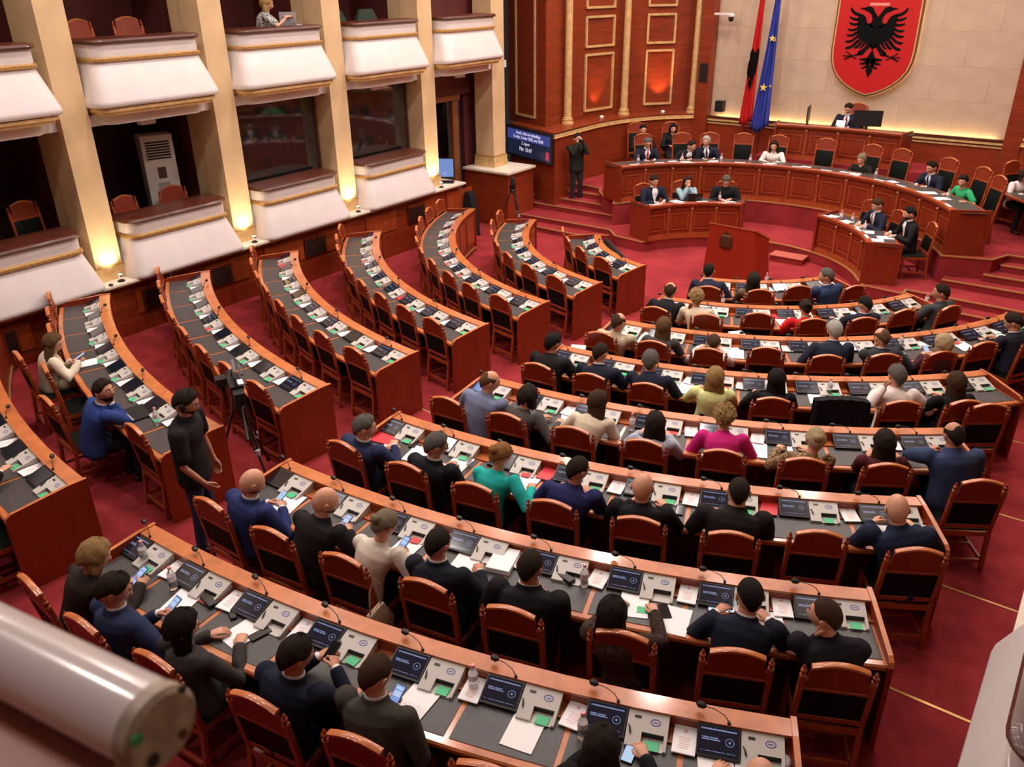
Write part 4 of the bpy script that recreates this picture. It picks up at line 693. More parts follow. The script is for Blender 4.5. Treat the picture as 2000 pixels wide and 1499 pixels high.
EAGLE = [[(0.002, 4.619), (-0.053, 4.652), (-0.092, 4.718), (-0.119, 4.787), (-0.061, 4.704), (0.002, 4.619)], [(0.002, 4.619), (-0.051, 4.655), (-0.094, 4.732), (-0.117, 4.794), (-0.167, 4.835), (-0.241, 4.844), (-0.311, 4.82), (-0.338, 4.796), (-0.3, 4.757), (-0.225, 4.727), (-0.169, 4.696), (-0.127, 4.634), (-0.111, 4.565), (-0.122, 4.502), (-0.175, 4.477), (-0.134, 4.396), (-0.0, 4.385), (0.003, 4.566)], [(-0.327, 4.824), (-0.434, 4.8), (-0.389, 4.791), (-0.312, 4.771)], [(-0.175, 4.477), (-0.224, 4.493), (-0.241, 4.549), (-0.264, 4.604), (-0.302, 4.646), (-0.381, 4.684), (-0.439, 4.693), (-0.438, 4.56), (-0.418, 4.39), (-0.395, 4.192), (-0.315, 4.101), (-0.159, 4.048), (-0.059, 3.973), (0.004, 3.946), (-0.0, 4.385)], [(-0.075, 4.086), (-0.059, 3.973), (-0.005, 3.903), (-0.086, 3.742), (-0.113, 3.668), (-0.032, 3.57), (0.004, 3.631), (0.004, 3.946)], [(-0.074, 3.713), (-0.113, 3.668), (-0.053, 3.511), (-0.08, 3.436), (0.001, 3.286), (0.004, 3.455), (-0.022, 3.715)], [(-0.128, 4.042), (-0.203, 3.939), (-0.326, 3.848), (-0.301, 3.777), (-0.211, 3.78), (-0.136, 3.884), (-0.059, 3.973)], [(-0.28, 3.843), (-0.392, 3.781), (-0.496, 3.762), (-0.493, 3.741), (-0.374, 3.757), (-0.265, 3.793)], [(-0.481, 3.763), (-0.598, 3.839), (-0.592, 3.854), (-0.452, 3.771)], [(-0.48, 3.759), (-0.665, 3.763), (-0.662, 3.743), (-0.478, 3.738)], [(-0.48, 3.756), (-0.624, 3.684), (-0.612, 3.655), (-0.454, 3.735)], [(-0.48, 3.756), (-0.345, 3.71), (-0.334, 3.685), (-0.469, 3.734)], [(-0.426, 4.63), (-0.51, 4.65), (-0.584, 4.698), (-0.632, 4.754), (-0.649, 4.813), (-0.615, 4.817), (-0.57, 4.761), (-0.505, 4.72), (-0.419, 4.689)], [(-0.417, 4.532), (-0.51, 4.537), (-0.589, 4.564), (-0.643, 4.61), (-0.631, 4.63), (-0.549, 4.6), (-0.424, 4.588)], [(-0.409, 4.433), (-0.51, 4.424), (-0.588, 4.444), (-0.635, 4.483), (-0.625, 4.5), (-0.532, 4.476), (-0.417, 4.489)], [(-0.401, 4.341), (-0.501, 4.303), (-0.584, 4.304), (-0.641, 4.336), (-0.636, 4.357), (-0.529, 4.348), (-0.413, 4.397)], [(-0.393, 4.249), (-0.493, 4.189), (-0.582, 4.18), (-0.646, 4.202), (-0.647, 4.228), (-0.53, 4.238), (-0.405, 4.32)], [(-0.376, 4.163), (-0.477, 4.075), (-0.579, 4.043), (-0.65, 4.055), (-0.654, 4.087), (-0.527, 4.109), (-0.392, 4.22)], [(-0.314, 4.094), (-0.433, 3.968), (-0.546, 3.906), (-0.629, 3.903), (-0.634, 3.94), (-0.511, 3.987), (-0.365, 4.135)], [(-0.235, 4.06), (-0.326, 3.957), (-0.396, 3.918), (-0.436, 3.939), (-0.362, 4.006), (-0.297, 4.08)], [(-0.158, 4.041), (-0.222, 3.967), (-0.29, 3.915), (-0.322, 3.928), (-0.256, 3.995), (-0.22, 4.061)], [(-0.069, 3.728), (-0.172, 3.717), (-0.26, 3.699), (-0.256, 3.67), (-0.164, 3.659), (-0.073, 3.648)], [(-0.068, 3.67), (-0.159, 3.623), (-0.247, 3.604), (-0.244, 3.583), (-0.151, 3.568), (-0.064, 3.59)], [(-0.051, 3.598), (-0.117, 3.537), (-0.187, 3.497), (-0.169, 3.476), (-0.096, 3.494), (-0.033, 3.526)]]

# ------------------------------------------------------------------ people
def npv(*a): return np.array(a, float)
def unit(v): return v/(np.linalg.norm(v)+1e-9)
def skin_tube(pts, ra, rb=None, n=14, side=None, cap=True):
    """rings (verts, faces) around a polyline; ra along `side`, rb across it; rounded ends"""
    pts = [npv(*p) for p in pts]; rb = rb or ra; rings = []
    side = unit(npv(*(side or (1, 0, 0)))); K = len(pts)
    for i, p in enumerate(pts):
        t = unit(pts[min(i+1, K-1)]-pts[max(i-1, 0)]); a = unit(side-t*side.dot(t)); b = np.cross(t, a)
        rings.append((p, a, b, ra[i], rb[i], t))
    V, F = [], []
    def put(p, a, b, r1, r2):
        V.extend([tuple(p+r1*math.cos(2*math.pi*k/n)*a+r2*math.sin(2*math.pi*k/n)*b) for k in range(n)])
    p, a, b, r1, r2, t = rings[0]
    if cap:
        for u in (80, 50, 25): put(p-t*min(r1, r2)*math.sin(R_(u))*.8, a, b, r1*math.cos(R_(u)), r2*math.cos(R_(u)))
    for q in rings: put(*q[:5])
    p, a, b, r1, r2, t = rings[-1]
    if cap:
        for u in (25, 50, 80): put(p+t*min(r1, r2)*math.sin(R_(u))*.8, a, b, r1*math.cos(R_(u)), r2*math.cos(R_(u)))
    m_ = len(V)//n
    for i in range(m_-1):
        for j in range(n): k = (j+1) % n; F.append((i*n+j, i*n+k, (i+1)*n+k, (i+1)*n+j))
    F.append(tuple(range(n-1, -1, -1))); F.append(tuple((m_-1)*n+j for j in range(n)))
    return V, F
def join(*parts):
    V, F = [], []
    for v, f in parts: b = len(V); V += [tuple(map(float, p)) for p in v]; F += [tuple(b+i for i in q) for q in f]
    return V, F
REM = []   # pending voxel remeshes
def remesh_obj(name, VF, mats, parent, vox, smooth=3):
    me = bpy.data.meshes.new(name); me.from_pydata(VF[0], [], VF[1]); 
    bm = bmesh.new(); bm.from_mesh(me); bmesh.ops.recalc_face_normals(bm, faces=bm.faces); bm.to_mesh(me); bm.free()
    o = link(name, me, parent)
    md = o.modifiers.new('r', 'REMESH'); md.mode = 'VOXEL'; md.voxel_size = vox; md.use_smooth_shade = True
    ms = o.modifiers.new('s', 'SMOOTH'); ms.factor = .5; ms.iterations = smooth
    REM.append((o, mats)); return o
def g2(x, s): return math.exp(-x*x/(2*s*s))
def head_r(d):
    x, y, z = d; X, Y, Z = x*.080, y*.096, z*.113
    if z < -.05: k = min(1, -z); X *= 1-(.12+.20*min(1, max(0, (y+.35)/.6)))*k
    if z < -.2 and y < 0: Y *= 1-.08*min(1, (-z-.2)/.6)
    if y > 0: Y *= .97
    Y += .024*g2(x, .13)*g2(z+.12, .17)*(y > .2)+.010*g2(x, .22)*g2(z+.80, .16)*(y > 0)+.006*g2(x, .2)*g2(z+.47, .07)*(y > .3)+.005*g2(z-.30, .09)*g2(x, .5)*(y > .3)
    Y -= (.010*(g2(abs(x)-.36, .13)*g2(z-.10, .10))+.004*g2(abs(x)-.4, .2)*g2(z+.5, .2))*(y > .3)
    if y > .1: X *= 1-.06*g2(z+.5, .2)
    return npv(X, Y, Z)
NU, NVV = 40, 28
def sph(i, j, nu=NU, nv=NVV): a = 2*math.pi*i/nu; b = math.pi*(j+.0)/nv-math.pi/2; return (math.cos(b)*math.sin(a), math.cos(b)*math.cos(a), math.sin(b))
def grid_faces(nu, nv): return [(j*nu+i, j*nu+(i+1) % nu, (j+1)*nu+(i+1) % nu, (j+1)*nu+i) for j in range(nv) for i in range(nu)]
HEADV = [head_r(sph(i, j)) for j in range(NVV+1) for i in range(NU)]; HEADF = grid_faces(NU, NVV)
def ear(s):
    V = []; F = []; n = 10
    for q, (rr, dx) in enumerate(((.0, .0), (.020, .002), (.026, .008), (.018, .014), (.0, .010))):
        for k in range(n): a = 2*math.pi*k/n; V.append((s*(.077+dx), -.006+rr*.62*math.cos(a)-.002*q, -.004+rr*1.15*math.sin(a)))
    for i in range(4):
        for j in range(n): k = (j+1) % n; F.append((i*n+j, i*n+k, (i+1)*n+k, (i+1)*n+j))
    return V, F
def hair_cap(style, seed):
    r_ = random.Random(seed); nu, nv = 48, 36; V = []; T = []
    ph = r_.uniform(0, 6)
    for j in range(nv+1):
        for i in range(nu):
            d = sph(i, j, nu, nv); az = abs(math.degrees(math.atan2(d[0], d[1]))); z = d[2]
            fh, sd, bk = {'short': (.58, .10, -.80), 'crop': (.62, .14, -.76), 'balding': (.95, .10, -.76), 'long': (.58, -.25, -.85), 'bob': (.55, -.3, -.8), 'bun': (.55, -.02, -.62), 'curly': (.45, -.05, -.72)}[style]
            hl = fh if az < 35 else (fh+(sd-fh)*(az-35)/45 if az < 80 else (sd if az < 105 else sd+(bk-sd)*(az-105)/60 if az < 165 else bk))
            mk = max(-1, min(1, (z-hl)/.30))
            if style == 'balding' and z > .55 and d[1] > -.55: mk = -1
            th = {'short': .015, 'crop': .006, 'balding': .011, 'long': .022, 'bob': .026, 'bun': .016, 'curly': .034}[style]
            if style == 'short' and d[1] > 0: th += .006*max(0, z)
            ns = math.sin(az*.5+ph+z*9)*math.sin(i*1.9+ph)*.16+r_.uniform(-.1, .1)
            if style == 'curly': ns = r_.uniform(-.35, .4)
            t = th*(1+ns)*min(1, max(0, mk)*1.6)-.004*(mk <= 0)
            p = head_r(d); V.append(tuple(p*(1+t/(np.linalg.norm(p)+1e-6)))); T.append(mk)
    F = [f for f in grid_faces(nu, nv) if sum(T[q] > -.02 for q in f) >= 3]
    return V, F
def hair_curtain(L, w, seed, down, bk=.0):
    """sheet of long hair from the crown down the back; down = unit vector in head space"""
    r_ = random.Random(seed); n = 26; rows = 12; V = []; F = []; down = npv(*down)
    for side_ in (0, 1):
        for j in range(rows+1):
            s = j/rows; drop = s*L
            for i in range(n+1):
                a = R_(-122+244*i/n); gr = 1+.05*math.sin(i*2.6+seed)+.03*math.sin(i*5.1+s*3)
                rx = (.082+.012*math.sin(s*3)+w*s)*gr; ry = (.100+.004*math.sin(s*2)-.045*s)*gr
                if side_: rx -= .016; ry -= .016
                if s > .85: rx *= 1-(s-.85)*1.2; ry *= 1-(s-.85)*1.0
                base = npv(rx*math.sin(a), -ry*math.cos(a), .045-.035*abs(math.sin(a)))
                V.append(tuple(base+down*(drop*(1+.05*r_.uniform(-1, 1) if j == rows else drop and 1))+npv(0, -bk*s, 0)))
    m1 = (rows+1)*(n+1)
    for j in range(rows):
        for i in range(n):
            a = j*(n+1)+i; F.append((a, a+1, a+n+2, a+n+1)); F.append((m1+a, m1+a+n+1, m1+a+n+2, m1+a+1))
    for j in range(rows):
        for i in (0, n): a = j*(n+1)+i; F.append((a, m1+a, m1+a+n+1, a+n+1))
    for i in range(n): a = rows*(n+1)+i; F.append((a, a+1, m1+a+1, m1+a)); F.append((i, m1+i, m1+i+1, i+1))
    return V, F
def ball(c, r, n=12, rows=8, sc=(1, 1, 1), bump=0, seed=0):
    r_ = random.Random(seed); V = []
    for j in range(rows+1):
        for i in range(n): d = sph(i, j, n, rows); k = r*(1+bump*r_.uniform(-1, 1)); V.append((c[0]+d[0]*k*sc[0], c[1]+d[1]*k*sc[1], c[2]+d[2]*k*sc[2]))
    return V, grid_faces(n, rows)
def hand_geo(pose, s):
    """hand frame: wrist at origin, fingers along +Y, palm towards -Z, thumb on the -s x side"""
    parts = [skin_tube([(0, -.035, 0), (0, 0, 0), (0, .035, -.002), (0, .078, -.004)], [.026, .027, .036, .040], [.020, .019, .015, .013], 12)]
    curl = {'rest': (18, 26, 20), 'grip': (42, 62, 40), 'fist': (70, 85, 50), 'flat': (6, 10, 8)}[pose]
    for q, (fx, L, r) in enumerate(((-.029, .072, .0088), (-.010, .080, .0090), (.010, .074, .0086), (.028, .058, .0078))):
        x = fx*(-s)*-1; p = npv(x, .070, -.004); ang = 0; pts = [p]; sp = x*1.2
        for a, f in zip(curl, (.45, .30, .25)):
            ang += a; p = p+L*f*npv(sp*.8, math.cos(R_(ang)), -math.sin(R_(ang))); pts.append(p)
        parts.append(skin_tube(pts, [r*1.1, r, r*.95, r*.8], None, 8))
    tx = -s*.028; parts.append(skin_tube([(tx*.6, .008, -.006), (tx*1.35, .035, -.014), (tx*1.65, .062, -.024 if pose == 'rest' else -.034), (tx*1.45, .085, -.032 if pose == 'rest' else -.050)], [.015, .0125, .0105, .0085], None, 8))
    return join(*parts)
HANDC = {}
def xf(VF, M): 
    A = np.array(VF[0]); A = A@M[:3, :3].T+M[:3, 3]; return [tuple(r) for r in A], VF[1]
def frame(o, X=None, Y=None, Z=None):
    """matrix with origin o; give Y exactly and Z approximately"""
    y = unit(npv(*Y)); z = unit(npv(*Z)); x = unit(np.cross(y, z)); z = np.cross(x, y); M = np.eye(4); M[:3, 0] = x; M[:3, 1] = y; M[:3, 2] = z; M[:3, 3] = o; return M
def rotz(a): c, s = math.cos(a), math.sin(a); M = np.eye(4); M[0, 0] = c; M[0, 1] = -s; M[1, 0] = s; M[1, 1] = c; return M
def rotx(a): c, s = math.cos(a), math.sin(a); M = np.eye(4); M[1, 1] = c; M[1, 2] = -s; M[2, 1] = s; M[2, 2] = c; return M
def roty(a): c, s = math.cos(a), math.sin(a); M = np.eye(4); M[0, 0] = c; M[0, 2] = s; M[2, 0] = -s; M[2, 2] = c; return M
def T_(v): M = np.eye(4); M[:3, 3] = v; return M
def ik(S, T, a, b, pole):
    d = T-S; L = np.linalg.norm(d)
    if L > (a+b)*.985: T = S+d/L*(a+b)*.985; d = T-S; L = np.linalg.norm(d)
    u = d/L; x = (a*a-b*b+L*L)/(2*L); h = math.sqrt(max(0, a*a-x*x)); p = npv(*pole); p = unit(p-u*p.dot(u)); return S+u*x+p*h, T
CLOTH = {}
def cloth(name, col, rough=.85, pat=None):
    if pat: return mat(name, col, rough, spec=.2, col2=pat, vscale=38, bump=.35, bscale=9)
    return mat(name, col, rough, spec=.25, var=.10, vscale=9, bump=.5, bscale=7)
def skinm(t):
    return mat('skin_%d' % t, ((.62, .32, .21), (.50, .235, .145), (.40, .17, .10), (.68, .39, .28))[t], .5, spec=.35, var=.06, vscale=20)
def hairm(name, col, c2=None): return mat('hair_'+name, col, .62, spec=.22, col2=c2 or tuple(c*.55 for c in col), vscale=22, stretch=(7, 7, .7), bump=.9, bscale=60)
HAIR = {'black': (.012, .009, .008), 'dark': (.028, .016, .010), 'brown': (.075, .036, .017), 'lbrown': (.17, .09, .04), 'blonde': (.46, .28, .11), 'pale': (.60, .45, .26), 'grey': (.16, .145, .13), 'white': (.55, .52, .48), 'greyblonde': (.30, .24, .16), 'ginger': (.38, .17, .06), 'stubble': (.10, .06, .045)}
def person(label, pos, rz, head, top, hair=('short', 'dark'), skin=0, fem=False, yaw=0, nod=12, tilt=0, hands=None, poses=('rest', 'rest'), trousers=(.015, .016, .022), collar=(.75, .74, .76), lapel=None, tie=None, vox=.014, stand=False, twist=0, sleeves=True, build=1.0, glasses=False, beard=False, hairlen=.26, pattern=None, phone=None, topname=None, legs=True, headphones=False, shirt=None, hip=None):
    """pos: floor point under the hips; head: centre of the head in the local frame (facing +Y)"""
    hs = 1.04 if fem else 1.10; bw = build*(.96 if fem else 1.10)
    Hd = npv(*head); hp = npv(*(hip or ((0, 0, .93) if stand else (0, 0, .555))))
    back = Hd-hp; lean = math.atan2(back[1], back[2])
    neckdir = unit(npv(back[0]*.7, back[1]*.55+.02, back[2])); N = Hd-neckdir*.138*hs-npv(0, .016, 0)
    tw = R_(twist); sx = npv(math.cos(tw), math.sin(tw), 0); fy = npv(-math.sin(tw), math.cos(tw), 0)
    mid = hp+(N-hp)*.5-fy*.028; chest = hp+(N-hp)*.78-fy*.018
    def torso(g, a=0.0):
        pts = [hp+npv(0, 0, -.05), hp+(mid-hp)*.5, mid, (mid+chest)/2, chest, chest+(N-chest)*.55, N-npv(0, 0, .012)]
        ww = [.172, .158, .160, .176, .190, .178, .075]; dd = [.128, .118, .112, .116, .120, .098, .068]
        if fem: ww = [.180, .148, .142, .160, .172, .155, .060]; dd = [.130, .105, .105, .118, .118, .090, .056]
        return skin_tube(pts, [w_*bw+g for w_ in ww], [d_*build+g for d_ in dd], 20, tuple(sx))
    sh = []
    for s in (-1, 1): sh.append(chest+(N-chest)*.56+sx*s*(.188*bw)+npv(0, 0, -.004))
    if hands is None: hands = ((-.15, .40, .79), (.15, .42, .79))
    arms = []; HM = []
    for s, S_, T0, ps in zip((-1, 1), sh, hands, poses):
        T0 = npv(*T0); E, W = ik(S_, T0, .285*hs, .25*hs, (s*.75, -.35, -.75) if not stand else (s*.5, -.15, -1)); arms.append((S_, E, W)); fd = unit(W-E)
        fd = unit(fd*.5+npv(-s*.35, .6, -.05)) if not stand else fd
        zup = (0, 0, 1) if ps in ('rest', 'flat') else (s*.8, -.1, .45)
        if ps == 'fist': fd = unit(npv(-s*.1, .15, .9)); zup = (s*.7, .3, -.1)
        if ps == 'down': ps = 'rest'; fd = unit(W-E); zup = (s*1, 0, 0)
        M = frame(W, Y=fd, Z=zup); 
        if np.dot(np.cross(fd, npv(*zup)), npv(1, 0, 0)) == 0: pass
        HM.append((M, ps, s, W, fd))
    sk = skinm(skin)
    # body
    bparts = [torso(-.022)]
    for S_, E, W in arms: bparts.append(skin_tube([S_, (S_+E)/2, E, (E+W)/2, W], [.046, .043, .036, .033, .024], None, 12))
    for S_, E, W in arms[:1]: pass
    bparts.append(skin_tube([N-npv(0, 0, .05), N, N+(Hd-N)*.35, Hd+npv(0, -.026, -.05)], [.066*bw, .060*bw, .058*bw, .056*bw], [.062, .062, .064, .064], 14))
    if stand: knees = [(-.095, .03, .50), (.095, .0, .50)]; ank = [(-.11, -.01, .09), (.11, -.03, .09)]
    else: knees = [(-.11, .40, .50), (.11, .41, .50)]; ank = [(-.12, .34, .10), (.12, .36, .10)]
    hipj = [hp+npv(-.085, 0, -.03), hp+npv(.085, 0, -.03)]
    if not legs: knees = ank = []
    for hj, kn, an in zip(hipj, knees, ank): bparts.append(skin_tube([hj, (hj+npv(*kn))/2, kn, (npv(*kn)+npv(*an))/2, an], [.072, .065, .048, .042, .032], None, 12))
    body = remesh_obj('person', join(*bparts), [sk], None, vox*1.5, 2)
    body['label'] = label; body['category'] = 'person'; body.location = pos; body.rotation_euler = (0, 0, rz)
    # head, ears, hands
    Mh = T_(Hd)@rotz(R_(yaw))@roty(R_(tilt))@rotx(-R_(nod))@np.diag([hs*1.02, hs*1.02, hs*1.02, 1])
    def child(name, VF, mats, smooth=60):
        me = bpy.data.meshes.new(name); me.from_pydata(VF[0], [], VF[1])
        for q in mats: me.materials.append(q)
        bm = bmesh.new(); bm.from_mesh(me); bmesh.ops.recalc_face_normals(bm, faces=bm.faces); bm.to_mesh(me); bm.free()
        me.shade_smooth(); me.set_sharp_from_angle(angle=R_(smooth)); return link(name, me, body)
    hp_ = [xf(join((HEADV, HEADF), ear(-1), ear(1)), Mh)]
    for M, ps, s, W, fd in HM:
        key = (ps, s)
        if key not in HANDC: HANDC[key] = hand_geo(ps, s)
        Mi = M.copy(); Mi[:3, :3] *= hs*.97
        hp_.append(xf(HANDC[key], Mi))
    extra = join(*hp_); REM[-1] = REM[-1]+(extra, tuple(Mh[:3, 3]), Mh)
    # face details
    ev = []
    for s in (-1, 1):
        ev.append(xf(ball((s*.029, .077, .012), .0115, 10, 6), Mh))
    child('eyes', join(*ev), [mat('eye_white', (.75, .72, .70), .3)])
    iv = [xf(ball((s*.029, .0868, .011), .0052, 8, 4, (1, .5, 1)), Mh) for s in (-1, 1)]; child('irises', join(*iv), [mat('iris', (.03, .015, .008), .2)])
    hst, hcol = hair
    hm = hairm(hcol, HAIR[hcol]) if hcol else None
    if hst != 'bald':
        seed = int(abs(pos[0]*100)+abs(pos[1]*37))
        hv = [xf(hair_cap(hst, seed), Mh)]
        Ri = Mh[:3, :3]/np.linalg.norm(Mh[:3, 0]); dn = Ri.T@npv(0, -.12-.5*max(0, math.sin(lean)), -1); dn = unit(dn)
        if hst == 'long': hv.append(xf(hair_curtain(hairlen, .022, seed, tuple(dn), .01), Mh))
        if hst == 'bob': hv.append(xf(hair_curtain(.13, .014, seed, tuple(dn)), Mh))
        if hst == 'bun': hv.append(xf(ball((0, -.105, .045), .042, 12, 8, (1.1, .9, 1), .12, seed), Mh))
        child('hair', join(*hv), [hm])
        if hst in ('short', 'crop', 'balding') or fem:
            bv = [xf(skin_tube([(s*.012, .091, .033), (s*.03, .090, .039), (s*.048, .080, .033)], [.003, .0042, .002], None, 6), Mh) for s in (-1, 1)]; child('eyebrows', join(*bv), [hm])
    if beard:
        V = []; nu, nv = 36, 24
        for j in range(nv+1):
            for i in range(nu):
                d = sph(i, j, nu, nv); p = head_r(d); V.append(tuple(p*(1+.006/(np.linalg.norm(p)+1e-6))))
        F = []
        for f in grid_faces(nu, nv):
            c = [sum(sph(q % nu, q//nu, nu, nv)[k] for q in f)/4 for k in range(3)]
            if c[2] < -.36 and c[1] > .05 and c[2] > -.93 and not (abs(c[0]) < .2 and -.56 < c[2] < -.42): F.append(f)
        child('beard', xf((V, F), Mh), [hm if hst != 'bald' and hcol not in ('white',) else hairm('stubble', HAIR['stubble'])])
    child('lips', xf(skin_tube([(-.022, .080, -.053), (0, .089, -.052), (.022, .080, -.053)], [.002, .0045, .002], [.003, .007, .003], 8), Mh), [mat('lips', (.42, .12, .09), .4)])
    if glasses:
        gv = []
        for s in (-1, 1):
            ring = [(s*.031+.021*math.cos(a), .098, .010+.016*math.sin(a)) for a in [2*math.pi*q/14 for q in range(15)]]; gv.append(xf(skin_tube(ring, [.0018]*15, None, 5, cap=False), Mh)); gv.append(xf(skin_tube([(s*.052, .097, .014), (s*.077, .06, .014), (s*.078, -.01, .010)], [.002]*3, None, 5), Mh))
        child('glasses', join(*gv), [BLACK])
    if headphones:
        hv = [xf(skin_tube([(-.088, 0, -.01), (-.092, 0, .05), (-.055, 0, .118), (0, 0, .138), (.055, 0, .118), (.092, 0, .05), (.088, 0, -.01)], [.006]*7, None, 6), Mh)]+[xf(ball((s*.088, 0, -.005), .03, 10, 6, (.5, 1, 1.1)), Mh) for s in (-1, 1)]
        child('headphones', join(*hv), [BLACK])
    # garments
    tn = topname or ('blouse' if fem else 'jacket'); cm = cloth('%s_%.3f_%.3f_%.3f%s' % (tn, *top, 'p' if pattern else ''), top, pat=pattern)
    tp = [torso(.012 if not fem else .010)]
    for S_, E, W in arms:
        if sleeves is True: W2 = E+(W-E)*.93; tp.append(skin_tube([S_, S_+(E-S_)*.4, E, E+(W2-E)*.5, W2], [.070*bw, .067*bw, .060, .054, .047], None, 14))
        else: E2 = S_+(E-S_)*.72; tp.append(skin_tube([S_, S_+(E-S_)*.4, E2], [.070*bw, .066*bw, .064*bw], None, 14))
    if not stand: tp.append(skin_tube([hp+npv(0, -.02, -.02), hp+npv(0, .06, -.02)], [.175*bw, .165*bw], [.13, .10], 16, (1, 0, 0)))
    tpo = remesh_obj(tn, join(*tp), [cm], body, vox, 3)
    if legs:
        lp = [skin_tube([hp+npv(0, 0, -.06), hp+npv(0, .0, .04)], [.165*bw, .155*bw], [.125, .115], 16, (1, 0, 0))]
        for hj, kn, an in zip(hipj, knees, ank): lp.append(skin_tube([hj, (hj+npv(*kn))/2, kn, (npv(*kn)+npv(*an))/2, an], [.092, .083, .066, .06, .056], None, 14))
        remesh_obj('trousers', join(*lp), [cloth('trousers_%.3f_%.3f_%.3f' % trousers, trousers)], body, vox*1.5, 2)
        sv = [skin_tube([npv(*an)+npv(0, -.05, -.055), npv(*an)+npv(0, .05, -.06), npv(*an)+npv(0, .15, -.068)], [.036, .042, .032], [.035, .032, .022], 12) for an in ank]
        child('shoes', join(*sv), [mat('shoes', (.012, .010, .009), .3) if not label.startswith('person in dark clothes') else mat('white_shoes', (.8, .8, .8), .5)])
    if collar and sleeves is True:     # shirt collar ring and cuffs
        nd = unit(Hd-N); cv = [skin_tube([N-nd*.004-fy*.001, N+nd*.036], [.066*bw+.004, .062*bw+.004], [.067, .066], 18, tuple(sx), False)]
        child('shirt_collar', join(*cv), [mat('shirt_%.2f_%.2f_%.2f' % collar, collar, .7)])
        cf = [skin_tube([E+(W-E)*.90, E+(W-E)*1.0], [.034, .033], None, 12) for S_, E, W in arms]; child('shirt_cuffs', join(*cf), [mat('shirt_%.2f_%.2f_%.2f' % collar, collar, .7)])
        child('jacket_collar', join(skin_tube([N-nd*.035-fy*.008, N+nd*.020-fy*.006], [.092*bw, .074*bw], [.088, .076], 18, tuple(sx), False)), [cm])
    if lapel or shirt:                 # shirt front seen from the podium side
        def patch(w0, w1, off, z0=.42, z1=1.0):
            V = []; F = []; n = 8; rows = 9
            for j in range(rows+1):
                t = z0+(z1-z0)*j/rows; c = hp+(N-hp)*t-fy*.03*math.sin(t*3.1); wd = (.172 if t < .8 else .172-.11*(t-.8)/.2)*bw+.012+off; dp = (.118 if t < .82 else .118-.05*(t-.82)/.18)*build+.016+off
                am = R_(w0+(w1-w0)*j/rows)
                for i in range(n+1): a = -am+2*am*i/n; V.append(tuple(c+sx*wd*math.sin(a)+fy*dp*math.cos(a)))
            for j in range(rows):
                for i in range(n): a = j*(n+1)+i; F.append((a, a+1, a+n+2, a+n+1))
            return V, F
        child('shirt_front', patch(3, 30, .004), [mat('shirt_%.2f_%.2f_%.2f' % (lapel or shirt), lapel or shirt, .7)])
        if tie: child('necktie', patch(5, 7, .010), [mat('tie_%.2f_%.2f_%.2f' % tie, tie, .6)])
    Mw = rotz(rz); out = []
    for M, ps, s, W, fd in HM: q = Mw[:3, :3]@(W+fd*.085)+npv(*pos); out.append(tuple(q))
    return body, out
def flush_people():
    dg = bpy.context.evaluated_depsgraph_get()
    done = []
    for e in REM: done.append(bpy.data.meshes.new_from_object(e[0].evaluated_get(dg)))
    for e, me in zip(REM, done):
        o, mats = e[0], e[1]; o.modifiers.clear(); old = o.data
        if len(e) > 2:
            V, F = e[2]; n0 = len(me.vertices); co = np.empty(n0*3, np.float32); me.vertices.foreach_get('co', co)
            m2 = bpy.data.meshes.new(o.name); bm = bmesh.new(); bm.from_mesh(me); vs_ = [bm.verts.new(v) for v in V]
            for f in F:
                try: bm.faces.new([vs_[i] for i in f])
                except ValueError: pass
            bmesh.ops.recalc_face_normals(bm, faces=bm.faces); bm.to_mesh(m2); bm.free(); bpy.data.meshes.remove(me); me = m2
        me.materials.clear()
        for q in mats: me.materials.append(q)
        me.shade_smooth(); o.data = me; bpy.data.meshes.remove(old)

# ------------------------------------------------------------------ items
PHM = {}
def phone(x, y, z, rz, kind, label, pitch=0, roll=0):
    mt = {'p': SCRP, 'w': SCRW, 'v': SCRP, 'k': BLACK}[kind]
    if kind not in PHM:
        a = bevel(MB().box(-.037, .037, -.078, .078, -.004, .004).mesh('smartphone', BLACK, 0), .003)
        me = bpy.data.meshes.new('phone_screen'); me.from_pydata([(-.033, -.073, .0046), (.033, -.073, .0046), (.033, .073, .0046), (-.033, .073, .0046)], [], [(0, 1, 2, 3)]); me.materials.append(mt if kind != 'k' else mat('phone_glass', (.01, .01, .012), .1)); PHM[kind] = (a, me)
    t = link('smartphone', PHM[kind][0], None, (x, y, z), None, label, 'phone'); t.rotation_euler = (pitch, roll, rz); link('phone_screen', PHM[kind][1], t); return t
for lab, pos, deg, head, top, hair, kw in PEOPLE:
    ph = kw.pop('phone', None)
    b, hd = person(lab, pos, R_(deg), head, top, tuple(hair), **kw)
    if ph:
        A, B = Vector(hd[0]), Vector(hd[1]); M = (A+B)/2 if (A-B).length < .22 else B
        M = M+Vector((0, 0, .022)); who = ' '.join(w_ for w_ in lab.replace('person, ', '').split(',')[0].split()[:9])
        phone(M.x, M.y, M.z, R_(deg)-.15, ph, 'smartphone in the hands of the '+who, R_(30))
def podium_person(label, r, a, z, head, top, hair, c=DC, **kw):
    x, y = pol(r, a, c); kw.setdefault('vox', .018); kw.setdefault('nod', 14); kw.setdefault('hands', ((-.13, .33, .80), (.12, .35, .80)))
    return person(label, (x, y, z), R_(a+90), head, top, hair, **kw)
NV = (.012, .016, .035); BK = (.009, .009, .011)
podium_person('person with glasses, navy suit and red tie, left end of the long desk', 4.90, 137.5, B_, (0, .12, 1.17), NV, ('short', 'grey'), lapel=(.7, .7, .75), tie=(.55, .02, .03), glasses=True, nod=25)
podium_person('person, dark haired man leaning sideways towards the white haired man', 4.85, 126.5, B_, (-.14, .22, 1.10), BK, ('short', 'dark'), lapel=(.72, .72, .76), yaw=40, nod=20)
